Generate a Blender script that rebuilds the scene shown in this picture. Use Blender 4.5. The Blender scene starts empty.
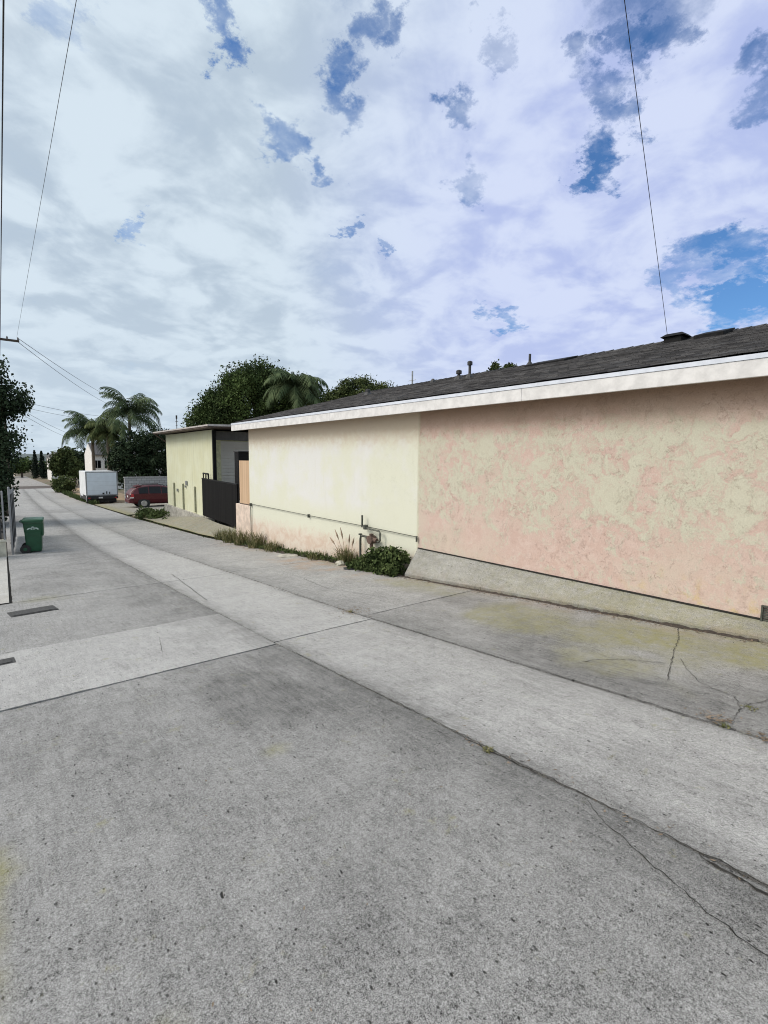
import bpy, math, random
import numpy as np
from mathutils import Vector, Matrix
rnd = random.Random(7)
nrs = np.random.RandomState(11)
scene = bpy.context.scene
C = scene.collection

# ------------------------------------------------------------------ camera
FPX, EYE = 500.0, 1.65
def cam_axes():
    r = math.radians(0.5)
    v = Vector((-20 - 384, 457 - 512, FPX)).normalized()
    h = Vector((math.cos(r), math.sin(r), 0))
    down = v.cross(h).normalized()
    if down.y < 0: down = -down
    X = down.cross(v)
    if X.x < 0: X = -X
    return Matrix((X, v, -down))                     # camera (right, down, forward) -> world
RM = cam_axes()
def ray(px, py): return RM @ Vector((px - 384, py - 512, FPX))
def at(px, py, depth): return ray(px, py) / FPX * depth + Vector((0, 0, EYE))
cam_d = bpy.data.cameras.new('camera'); cam = bpy.data.objects.new('camera', cam_d); C.objects.link(cam)
cam_d.sensor_fit = 'VERTICAL'; cam_d.sensor_height = 36; cam_d.lens = FPX / 1024 * 36
cam_d.clip_start = 0.05; cam_d.clip_end = 3000
R_, U_, B_ = RM @ Vector((1, 0, 0)), RM @ Vector((0, -1, 0)), -(RM @ Vector((0, 0, 1)))
m = Matrix.Identity(4)
for i in range(3): m[i][0], m[i][1], m[i][2] = R_[i], U_[i], B_[i]
m[2][3] = EYE
cam.matrix_world = m
scene.camera = cam
scene.cycles.filter_width = 1.05
scene.render.resolution_x, scene.render.resolution_y = 768, 1024
scene.view_settings.view_transform = 'Standard'; scene.view_settings.look = 'None'
scene.view_settings.exposure = 0.32; scene.view_settings.gamma = 1
scene.view_settings.use_curve_mapping = False

# ------------------------------------------------------------------ node helper
class N:
    """a small expression helper for shader nodes; sockets and floats mix freely"""
    def __init__(s, tree): s.t = tree; s.n = tree.nodes; s.l = tree.links
    def new(s, kind, **kw):
        n = s.n.new(kind)
        for k, v in kw.items(): setattr(n, k, v)
        return n
    def put(s, sock, v):
        if isinstance(v, bpy.types.NodeSocket): s.l.new(v, sock)
        elif isinstance(v, (tuple, list)) and len(v) == 3 and sock.type == 'RGBA': sock.default_value = (*v, 1)
        else: sock.default_value = v
    def m(s, op, a, b=0.0, c=0.0, clamp=False):
        n = s.new('ShaderNodeMath', operation=op, use_clamp=clamp)
        s.put(n.inputs[0], a); s.put(n.inputs[1], b); s.put(n.inputs[2], c); return n.outputs[0]
    def v(s, op, a, b=(0, 0, 0)):
        n = s.new('ShaderNodeVectorMath', operation=op)
        s.put(n.inputs[0], a)
        if op == 'SCALE': s.put(n.inputs['Scale'], b)
        else: s.put(n.inputs[1], b)
        return n.outputs['Value'] if op in ('DOT_PRODUCT', 'LENGTH') else n.outputs['Vector']
    def ramp(s, x, a, b, lo=0.0, hi=1.0, smooth=True):
        n = s.new('ShaderNodeMapRange', interpolation_type='SMOOTHSTEP' if smooth else 'LINEAR', clamp=True)
        for i, q in enumerate((x, a, b, lo, hi)): s.put(n.inputs[i], q)
        return n.outputs[0]
    def mix(s, f, a, b, mode='MIX'):
        n = s.new('ShaderNodeMix', data_type='RGBA', blend_type=mode)
        s.put(n.inputs[0], f); s.put(n.inputs[6], a); s.put(n.inputs[7], b); return n.outputs[2]
    def noise(s, vec, scale, detail=4, rough=.55, dist=0.0, out=0):
        n = s.new('ShaderNodeTexNoise'); s.put(n.inputs['Vector'], vec)
        for k, q in (('Scale', scale), ('Detail', detail), ('Roughness', rough), ('Distortion', dist)): s.put(n.inputs[k], q)
        return n.outputs[out]
    def voro(s, vec, scale, feature='F1', rand=1.0, out=0):
        n = s.new('ShaderNodeTexVoronoi', feature=feature, voronoi_dimensions='2D'); s.put(n.inputs['Vector'], vec)
        s.put(n.inputs['Scale'], scale); s.put(n.inputs['Randomness'], rand); return n.outputs[out]
    def mul(s, vec, k):
        return s.v('MULTIPLY', vec, k)
    def sep(s, vec):
        n = s.new('ShaderNodeSeparateXYZ'); s.put(n.inputs[0], vec); return n.outputs
    def comb(s, x, y, z=0.0):
        n = s.new('ShaderNodeCombineXYZ')
        for i, q in enumerate((x, y, z)): s.put(n.inputs[i], q)
        return n.outputs[0]
    def attr(s, name):
        n = s.new('ShaderNodeAttribute', attribute_name=name); return n.outputs['Fac']
    def bump(s, h, strength=.5, dist=.01):
        n = s.new('ShaderNodeBump'); s.put(n.inputs['Strength'], strength); s.put(n.inputs['Distance'], dist)
        s.put(n.inputs['Height'], h); return n.outputs[0]

# ------------------------------------------------------------------ sun and sky
SUN_EL, SUN_AZ = 42.0, -58.0                          # azimuth from +Y (down the alley) towards +X
world = bpy.data.worlds.new('World'); scene.world = world; world.use_nodes = True
def build_world():
    w = N(world.node_tree); w.n.clear()
    d = w.new('ShaderNodeTexCoord').outputs['Generated']
    sky = w.new('ShaderNodeTexSky', sky_type='NISHITA', sun_disc=False)
    sky.sun_elevation = math.radians(SUN_EL); sky.sun_rotation = math.radians(SUN_AZ)
    sky.air_density = 1.1; sky.dust_density = 0.6; sky.ozone_density = 1.6
    x, y, z = w.sep(d)
    zz = w.m('ADD', w.m('MAXIMUM', z, 0.0), 0.24)
    p = w.comb(w.m('DIVIDE', x, zz), w.m('DIVIDE', y, zz), 0.0)
    big = w.noise(p, 2.6, 7, .55, .25)
    mid = w.noise(w.v('ADD', p, (3.1, 7.7, 0)), 4.4, 7, .52, .5)
    pn = w.noise(w.v('ADD', p, (21.0, 4.4, 0)), 3.4, 5, .5, .6); puff = w.ramp(w.m('ABSOLUTE', w.m('SUBTRACT', pn, .5)), .0, .13)
    fin = w.noise(w.v('ADD', p, (13.1, 2.7, 0)), 14.0, 6, .62, .3)
    low = w.noise(w.v('ADD', w.mul(p, (1.0, .6, 1)), (9.1, 2.7, 0)), 1.1, 5, .55)
    # thin spots of the cloud layer where blue shows
    wob = w.v('SCALE', w.v('SUBTRACT', w.noise(p, 5.5, 7, .68, out=1), (.5, .5, .5)), .27)
    dw = w.v('NORMALIZE', w.v('ADD', d, wob))
    thin = None
    for px, py, rad, amt in ((216, 18, 1.9, 1.0), (230, 55, 1.8, 1.1), (274, 126, 2.1, 1.0), (352, 98, 2.3, 1.1), (370, 48, 2.2, .95), (400, 38, 2.1, 1.05), (460, 104, 2.0, 1.0),
                             (655, 12, 2.4, 1.0), (628, 40, 1.6, .9), (588, 64, 2.0, 1.05), (614, 98, 2.2, 1.1), (600, 158, 2.5, 1.15), (585, 170, 1.6, .9), (748, 96, 2.2, .85), (748, 300, 4.4, 1.6), (500, 40, 1.6, .8), (316, 160, 1.4, .85),
                             (730, 258, 3.2, 1.1), (690, 280, 2.2, .8), (495, 320, 1.9, .9), (130, 228, 1.3, .6), (472, 185, 2.2, .8), (350, 208, 1.2, .9), (383, 250, .9, .6), (650, -60, 6, .9), (300, -140, 9, .8), (80, 20, 2.4, .5)):
        q = ray(px, py).normalized()
        dt = w.v('DOT_PRODUCT', dw, tuple(q))
        sp_ = w.ramp(dt, math.cos(math.radians(rad)), math.cos(math.radians(rad * .12)), 0.0, amt)
        thin = sp_ if thin is None else w.m('MAXIMUM', thin, sp_)
    cov = w.m('ADD', w.m('MULTIPLY', big, .55), w.m('ADD', w.m('MULTIPLY', mid, .40), w.m('MULTIPLY', fin, .30)))
    fac = w.m('SUBTRACT', w.ramp(cov, .40, .56, .90, 1.0), w.m('MULTIPLY', thin, w.ramp(cov, .45, .86, 1.10, .22)))
    fac = w.m('MULTIPLY', w.m('MAXIMUM', fac, 0.0), .985)
    tone = w.ramp(w.m('ADD', w.m('ADD', w.m('ADD', w.m('MULTIPLY', mid, .80), w.m('MULTIPLY', puff, .075)), w.m('MULTIPLY', fin, .20)), w.m('MULTIPLY', low, .18)), .49, .73)
    azi = w.ramp(w.v('DOT_PRODUCT', d, tuple(ray(690, 260).normalized())), .74, .98)   # lavender towards the right
    tone = w.mix(w.ramp(z, .0, .34, .55, 0.0), w.comb(tone, tone, tone), (.62, .62, .62)); tone = w.sep(tone)[0]
    lightc = w.mix(azi, (6.15, 7.1, 7.9), (5.95, 6.6, 8.5))
    darkc = w.mix(azi, (4.4, 5.3, 6.25), (4.2, 4.9, 7.6))
    cloud = w.mix(tone, darkc, lightc)
    sunv = Vector((math.sin(math.radians(SUN_AZ)) * math.cos(math.radians(SUN_EL)), math.cos(math.radians(SUN_AZ)) * math.cos(math.radians(SUN_EL)), math.sin(math.radians(SUN_EL))))
    glow = w.ramp(w.v('DOT_PRODUCT', d, tuple(sunv)), .62, 1.0)
    cloud = w.mix(glow, cloud, (20.0, 18.8, 17.0))
    blue = w.mix(1.0, sky.outputs[0], (.56, .88, 1.24), 'MULTIPLY')
    col = w.mix(fac, blue, cloud)
    bg = w.new('ShaderNodeBackground'); w.put(bg.inputs[0], col); bg.inputs[1].default_value = 0.09
    o = w.new('ShaderNodeOutputWorld'); w.l.new(bg.outputs[0], o.inputs[0])
build_world()
sd = bpy.data.lights.new('sun', 'SUN'); sd.energy = 1.5; sd.angle = math.radians(22); sd.color = (1.0, .95, .88)
sun = bpy.data.objects.new('sun', sd); C.objects.link(sun)
sun.rotation_euler = (math.radians(90 - SUN_EL), 0, math.radians(180 - SUN_AZ))   # light travels from the sun's azimuth
sun.location = (0, 0, 30)

# ------------------------------------------------------------------ materials
def material(name):
    mt = bpy.data.materials.new(name); mt.use_nodes = True
    k = N(mt.node_tree); b = k.n['Principled BSDF']
    k.pos = k.new('ShaderNodeNewGeometry').outputs['Position']; k.obj = k.new('ShaderNodeTexCoord').outputs['Object']
    return mt, k, b
def plain(name, col, rough=.6, metal=0.0, var=.18, scale=9.0, bump=.0, spec=.5, coat=0.0):
    mt, k, b = material(name)
    n = k.noise(k.obj, scale, 5, .6)
    f = k.ramp(n, .3, .7, 1 - var, 1 + var)
    k.put(b.inputs['Base Color'], k.mix(1.0, col, k.comb(f, f, f), 'MULTIPLY'))
    k.put(b.inputs['Roughness'], k.ramp(k.noise(k.obj, scale * 2.3, 4), .3, .7, max(.03, rough - .1), min(1, rough + .1)))
    b.inputs['Metallic'].default_value = metal; b.inputs['Specular IOR Level'].default_value = spec
    b.inputs['Coat Weight'].default_value = coat
    if bump: k.put(b.inputs['Normal'], k.bump(k.noise(k.obj, scale * 6, 4), bump, .01))
    return mt

def concrete_mat():
    mt, k, b = material('weathered_concrete')
    p = k.pos
    tint, stain, moss, warm = k.attr('tint'), k.attr('stain'), k.attr('moss'), k.attr('warm')
    fine = k.noise(p, 230, 2, .7)
    grit = k.noise(p, 88, 4, .75)
    streak = k.noise(k.mul(p, (34, 3.2, 10)), 1.0, 5, .62, .4)
    patch = k.noise(p, 1.15, 6, .6, .3)
    patch2 = k.noise(p, 5.0, 5, .65)
    f = k.m('ADD', k.ramp(fine, .36, .64, -.52, .52, False), k.ramp(grit, .36, .64, -.30, .30, False))
    f = k.m('ADD', f, k.ramp(streak, .3, .72, -.13, .12, False))
    f = k.m('ADD', f, k.ramp(patch, .3, .7, -.09, .08))
    f = k.m('ADD', f, k.ramp(patch2, .3, .72, -.07, .06))
    f = k.m('ADD', f, k.ramp(k.noise(p, 21, 4, .7), .36, .66, -.10, .10, False))
    sq = k.m('ABSOLUTE', k.m('SUBTRACT', k.noise(k.mul(p, (1.0, .5, 1)), 34, 4, .7, .8), .5))
    sq = k.m('MULTIPLY', k.ramp(sq, .0, .022, 1.0, 0.0), k.ramp(k.noise(p, 7.0, 4, .65), .48, .62))
    f = k.m('ADD', f, k.m('MULTIPLY', sq, -.52))
    f = k.m('ADD', f, 1.0)
    f = k.m('ADD', 1.0, k.m('MULTIPLY', k.m('SUBTRACT', f, 1.0), k.ramp(tint, .29, .42, 1.0, .55)))
    val = k.m('MULTIPLY', tint, f)
    sf = k.m('MULTIPLY', stain, k.ramp(k.m('ADD', streak, k.m('MULTIPLY', patch2, .6)), .45, 1.05, 1.0, .55))
    val = k.m('MULTIPLY', val, k.m('SUBTRACT', 1.0, k.m('MULTIPLY', sf, .62)))
    col = k.comb(val, k.m('MULTIPLY', val, .995), k.m('MULTIPLY', val, .985))
    # pale aggregate grains
    ag = k.voro(p, 62, 'F1', 1.0, 1)
    gsel = k.ramp(k.sep(ag)[0], .90, .93)
    gsh = k.ramp(k.voro(p, 62), .20, .34, 1.0, 0.0)
    col = k.mix(k.m('MULTIPLY', k.m('MULTIPLY', gsel, gsh), .28), col, (.46, .46, .44))
    # small dark pits, longer along the broom strokes, gathered in loose patches
    pv = k.v('ADD', k.mul(p, (1.0, .55, 0)), k.mul(k.noise(p, 9, 2, .5, out=1), (.06, .06, 0)))
    pit = k.ramp(k.voro(pv, 15), .045, .09, 1.0, 0.0)
    psel = k.ramp(k.sep(k.voro(pv, 15, 'F1', 1.0, 1))[1], .78, .80)
    pgate = k.ramp(k.noise(p, 1.7, 3, .6), .42, .56)
    pit1 = k.m('MULTIPLY', k.m('MULTIPLY', pit, psel), pgate)
    qv = k.v('ADD', k.mul(p, (1.0, .6, 0)), (4.3, 1.7, 0))
    pit2 = k.m('MULTIPLY', k.ramp(k.voro(qv, 30), .08, .15, 1.0, 0.0), k.ramp(k.sep(k.voro(qv, 30, 'F1', 1.0, 1))[2], .90, .91))
    pits = k.m('MAXIMUM', pit1, k.m('MULTIPLY', pit2, .8))
    col = k.mix(k.m('MULTIPLY', pits, .96), col, (.018, .017, .016))
    # yellow-green algae and a warm dusting
    mf = k.m('MULTIPLY', moss, k.ramp(k.m('ADD', k.noise(p, 9, 7, .75), k.m('MULTIPLY', grit, .6)), .55, .98, .14, 1.0))
    lone = k.m('MULTIPLY', k.ramp(k.noise(k.v('ADD', p, (5, 9, 0)), 5.5, 6, .75), .60, .72), .40)
    col = k.mix(k.m('MAXIMUM', mf, lone), col, (.245, .235, .095))
    wf = k.m('MULTIPLY', warm, k.ramp(k.noise(p, 2.6, 6, .65), .38, .66))
    col = k.mix(wf, col, (.34, .25, .185))
    k.put(b.inputs['Base Color'], col)
    b.inputs['Roughness'].default_value = .93; b.inputs['Specular IOR Level'].default_value = .25
    h = k.m('ADD', k.m('MULTIPLY', fine, .6), k.m('ADD', k.m('MULTIPLY', grit, 1.0), k.m('MULTIPLY', streak, .8)))
    h = k.m('SUBTRACT', h, k.m('MULTIPLY', pits, 2.2))
    k.put(b.inputs['Normal'], k.bump(h, .55, .006))
    return mt

def stucco_mat():
    """old painted stucco: smooth cream part beyond y = 6.7, trowelled peach part nearer"""
    mt, k, b = material('painted_stucco')
    p = k.pos
    x, y, z = k.sep(p)
    q = k.v('ADD', p, k.v('SCALE', k.v('SUBTRACT', k.noise(p, 3.0, 6, .65, out=1), (.5, .5, .5)), .45))
    n1 = k.noise(q, 2.4, 10, .74, .4)
    n2 = k.noise(k.v('ADD', q, (3, 5, 8)), 8.0, 8, .74, .5)
    fine = k.noise(p, 60, 4, .65)
    # trowel swirls: thin broken ridges where noise levels cross
    r1 = k.m('ABSOLUTE', k.m('SUBTRACT', k.noise(k.v('ADD', q, (1, 2, 3)), 2.6, 7, .66, 1.0), .5))
    ridge = k.m('MULTIPLY', k.ramp(r1, .001, .009, 1.0, 0.0), k.ramp(k.noise(p, 9, 4, .7), .46, .62))
    r2 = k.m('ABSOLUTE', k.m('SUBTRACT', k.noise(k.v('ADD', q, (7, 1, 4)), 6.0, 7, .68, .8), .52))
    ridge = k.m('MAXIMUM', ridge, k.m('MULTIPLY', k.m('MULTIPLY', k.ramp(r2, .001, .010, 1.0, 0.0), k.ramp(k.noise(p, 6, 4, .7), .46, .60)), .8))
    ridge = k.m('MULTIPLY', ridge, k.ramp(k.noise(p, 1.3, 3), .34, .52))
    band = k.m('MULTIPLY', k.ramp(z, .45, 1.2), k.ramp(z, 1.95, 2.35, 1.0, 0.0))
    cream_f = k.ramp(k.m('ADD', k.m('ADD', k.m('MULTIPLY', n1, .62), k.m('MULTIPLY', n2, .52)), k.m('MULTIPLY', band, .10)), .595, .70)
    peach = k.mix(k.ramp(n2, .38, .64), (.595, .445, .38), (.665, .53, .465))
    peach = k.mix(k.ramp(k.noise(p, .9, 5, .6), .42, .68), peach, (.605, .515, .43))
    old = k.mix(k.m('MULTIPLY', cream_f, .72), peach, (.565, .60, .465))
    old = k.mix(k.m('MULTIPLY', ridge, .72), old, (.33, .22, .165))
    yel = k.m('MULTIPLY', k.ramp(z, .05, .55, 1.0, 0.0), k.ramp(k.noise(p, 5, 5, .7), .50, .66))
    yel = k.m('MULTIPLY', yel, k.ramp(y, 2.3, 3.2, 1.0, .12))
    old = k.mix(k.m('MULTIPLY', yel, .6), old, (.60, .47, .20))
    # eave shade painted into the wall colour as a mottled brown band
    eave_shade = k.m('MULTIPLY', k.ramp(k.m('ADD', z, k.m('MULTIPLY', n1, .45)), 2.18, 2.66), .9)
    old = k.mix(eave_shade, old, (.42, .305, .225))
    # cream part
    cream = k.mix(k.m('MULTIPLY', k.ramp(k.m('ADD', k.m('MULTIPLY', k.m('ABSOLUTE', k.m('SUBTRACT', y, 10.6)), .045), k.noise(k.v('ADD', p, (2, 2, 9)), 1.2, 7, .65)), .46, .72, 1.0, 0.0), k.m('MULTIPLY', k.ramp(z, .35, .8), k.ramp(z, 1.8, 2.3, 1.0, .2))), (.665, .67, .56), (.69, .69, .67))
    cream = k.mix(k.m('MULTIPLY', k.ramp(n2, .55, .75), .35), cream, (.63, .60, .45))
    streaks = k.noise(k.mul(p, (1, 4.5, .35)), 2.2, 5, .6)
    cream = k.mix(k.m('MULTIPLY', k.ramp(streaks, .56, .76), .25), cream, (.57, .56, .44))
    base = k.m('ADD', z, k.m('MULTIPLY', k.m('SUBTRACT', n2, .5), .75))
    bare = k.m('MULTIPLY', k.ramp(base, -.30, .06, 1.0, 0.0), k.ramp(y, 7.0, 9.0, .7, 1.0))
    cream = k.mix(bare, cream, k.mix(k.ramp(n1, .4, .62), (.60, .475, .385), (.68, .61, .53)))
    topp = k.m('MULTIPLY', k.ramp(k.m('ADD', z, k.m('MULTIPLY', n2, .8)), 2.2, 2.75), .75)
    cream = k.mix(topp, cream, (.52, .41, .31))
    old = k.mix(1.0, old, (.93, .915, .925), 'MULTIPLY')
    side = k.ramp(k.m('ADD', y, k.m('MULTIPLY', k.m('SUBTRACT', n2, .5), .14)), 6.67, 6.74)
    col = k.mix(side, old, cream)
    seam = k.ramp(k.m('ABSOLUTE', k.m('SUBTRACT', y, 6.71)), .01, .05, .35, 0.0)
    col = k.mix(seam, col, (.42, .40, .28))
    ff = k.ramp(fine, .3, .7, .93, 1.06)
    col = k.mix(1.0, col, k.comb(ff, ff, ff), 'MULTIPLY')
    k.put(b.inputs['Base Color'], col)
    b.inputs['Roughness'].default_value = .92; b.inputs['Specular IOR Level'].default_value = .2
    amt = k.ramp(side, 0.0, 1.0, 1.0, .28)
    h = k.m('MULTIPLY', k.m('ADD', k.m('MULTIPLY', cream_f, .25), k.m('ADD', k.m('MULTIPLY', ridge, -.8), k.m('MULTIPLY', n2, .55))), amt)
    h = k.m('ADD', h, k.m('MULTIPLY', fine, .25))
    k.put(b.inputs['Normal'], k.bump(h, .5, .012))
    return mt

def shingle_mat():
    mt, k, b = material('asphalt_shingle')
    x, y, z = k.sep(k.pos)
    v = k.comb(y, k.m('MULTIPLY', x, 1.0355), 0.0)
    br = k.new('ShaderNodeTexBrick', offset=.37, offset_frequency=2); k.put(br.inputs['Vector'], v)
    for kk, q in (('Scale', 1.0), ('Mortar Size', .004), ('Mortar Smooth', .1), ('Bias', 0.0), ('Brick Width', .17), ('Row Height', .135)): br.inputs[kk].default_value = q
    k.put(br.inputs['Color1'], (.036, .036, .039)); k.put(br.inputs['Color2'], (.092, .090, .092)); k.put(br.inputs['Mortar'], (.02, .02, .02))
    g = k.ramp(k.noise(k.pos, 170, 3), .3, .7, .6, 1.45)
    l = k.ramp(k.noise(k.pos, 2.0, 5), .3, .7, .8, 1.25)
    c = k.mix(1.0, br.outputs[0], k.comb(g, g, g), 'MULTIPLY'); c = k.mix(1.0, c, k.comb(l, l, l), 'MULTIPLY')
    k.put(b.inputs['Base Color'], c); b.inputs['Roughness'].default_value = .95; b.inputs['Specular IOR Level'].default_value = .15
    k.put(b.inputs['Normal'], k.bump(k.m('ADD', k.noise(k.pos, 90, 3), k.sep(br.outputs[0])[0]), .6, .01))
    return mt

def leaf_mat(name, dark, light, scale=1.2, brown=None):
    mt, k, b = material(name)
    n = k.noise(k.pos, scale, 3, .6); f = k.noise(k.pos, 14, 3, .7)
    c = k.mix(k.ramp(k.m('ADD', k.m('MULTIPLY', n, .6), k.m('MULTIPLY', f, .4)), .38, .64), dark, light)
    if brown: c = k.mix(k.ramp(k.noise(k.v('ADD', k.pos, (3, 1, 7)), 8, 3, .7), .58, .68), c, brown)
    k.put(b.inputs['Base Color'], c); b.inputs['Roughness'].default_value = .8; b.inputs['Specular IOR Level'].default_value = .12
    return mt

def board_mat(name, c1, c2, axis='y', width=.14, rough=.75):
    mt, k, b = material(name)
    s = k.sep(k.obj); u = s['xyz'.index(axis)]
    q = k.m('DIVIDE', u, width); fr = k.m('FRACT', q); idx = k.m('FLOOR', q)
    wn = k.new('ShaderNodeTexWhiteNoise', noise_dimensions='1D'); k.put(wn.inputs['W'], idx)
    grain = k.noise(k.mul(k.obj, (40, 40, 3)), 1.0, 4, .6)
    c = k.mix(k.m('ADD', k.m('MULTIPLY', wn.outputs[0], .6), k.m('MULTIPLY', grain, .4)), c1, c2)
    g = k.m('MAXIMUM', k.ramp(fr, 0.0, .06, 1.0, 0.0), k.ramp(fr, .94, 1.0))
    c = k.mix(k.m('MULTIPLY', g, .7), c, tuple(.35 * a for a in c1))
    k.put(b.inputs['Base Color'], c); b.inputs['Roughness'].default_value = rough; b.inputs['Specular IOR Level'].default_value = .05
    k.put(b.inputs['Normal'], k.bump(k.m('SUBTRACT', k.m('MULTIPLY', grain, .3), g), .6, .012))
    return mt

def siding_mat(name, c1, c2, vertical=True, pitch=.2):
    mt, k, b = material(name)
    s = k.sep(k.pos); u = k.m('ADD', s[0], s[1]) if vertical else s[2]
    fr = k.m('FRACT', k.m('DIVIDE', u, pitch)); g = k.m('MAXIMUM', k.ramp(fr, 0.0, .05, 1.0, 0.0), k.ramp(fr, .95, 1.0))
    c = k.mix(k.ramp(k.noise(k.pos, 1.2, 6, .65), .35, .65), c1, c2)
    st = k.noise(k.mul(k.pos, (4, 4, .5)), 1.5, 5, .6)
    c = k.mix(k.m('MULTIPLY', k.ramp(st, .52, .75), .3), c, tuple(.62 * a for a in c1))
    c = k.mix(k.m('MULTIPLY', g, .35), c, tuple(.5 * a for a in c1))
    k.put(b.inputs['Base Color'], c); b.inputs['Roughness'].default_value = .8
    k.put(b.inputs['Normal'], k.bump(k.m('SUBTRACT', k.m('MULTIPLY', k.noise(k.pos, 30, 3), .3), g), .5, .012))
    return mt

def block_mat():
    mt, k, b = material('grey_block')
    s = k.sep(k.pos); br = k.new('ShaderNodeTexBrick', offset=.5); k.put(br.inputs['Vector'], k.comb(k.m('ADD', s[0], s[1]), s[2], 0.0))
    for kk, q in (('Scale', 1.0), ('Mortar Size', .012), ('Brick Width', .4), ('Row Height', .2)): br.inputs[kk].default_value = q
    k.put(br.inputs['Color1'], (.34, .34, .35)); k.put(br.inputs['Color2'], (.42, .42, .43)); k.put(br.inputs['Mortar'], (.14, .14, .14))
    k.put(b.inputs['Base Color'], br.outputs[0]); b.inputs['Roughness'].default_value = .9
    k.put(b.inputs['Normal'], k.bump(k.sep(br.outputs[0])[0], .5, .02))
    return mt

def soil_mat():
    mt, k, b = material('dry_soil')
    n = k.noise(k.pos, 1.1, 7, .65); f = k.noise(k.pos, 40, 4, .7)
    c = k.mix(k.ramp(n, .35, .65), (.10, .075, .05), (.20, .16, .11))
    c = k.mix(k.ramp(k.noise(k.pos, .5, 5, .6), .50, .64), c, (.075, .095, .035))
    g = k.ramp(f, .3, .7, .6, 1.3); c = k.mix(1.0, c, k.comb(g, g, g), 'MULTIPLY')
    k.put(b.inputs['Base Color'], c); b.inputs['Roughness'].default_value = 1.0
    k.put(b.inputs['Normal'], k.bump(f, .7, .02))
    return mt

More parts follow.
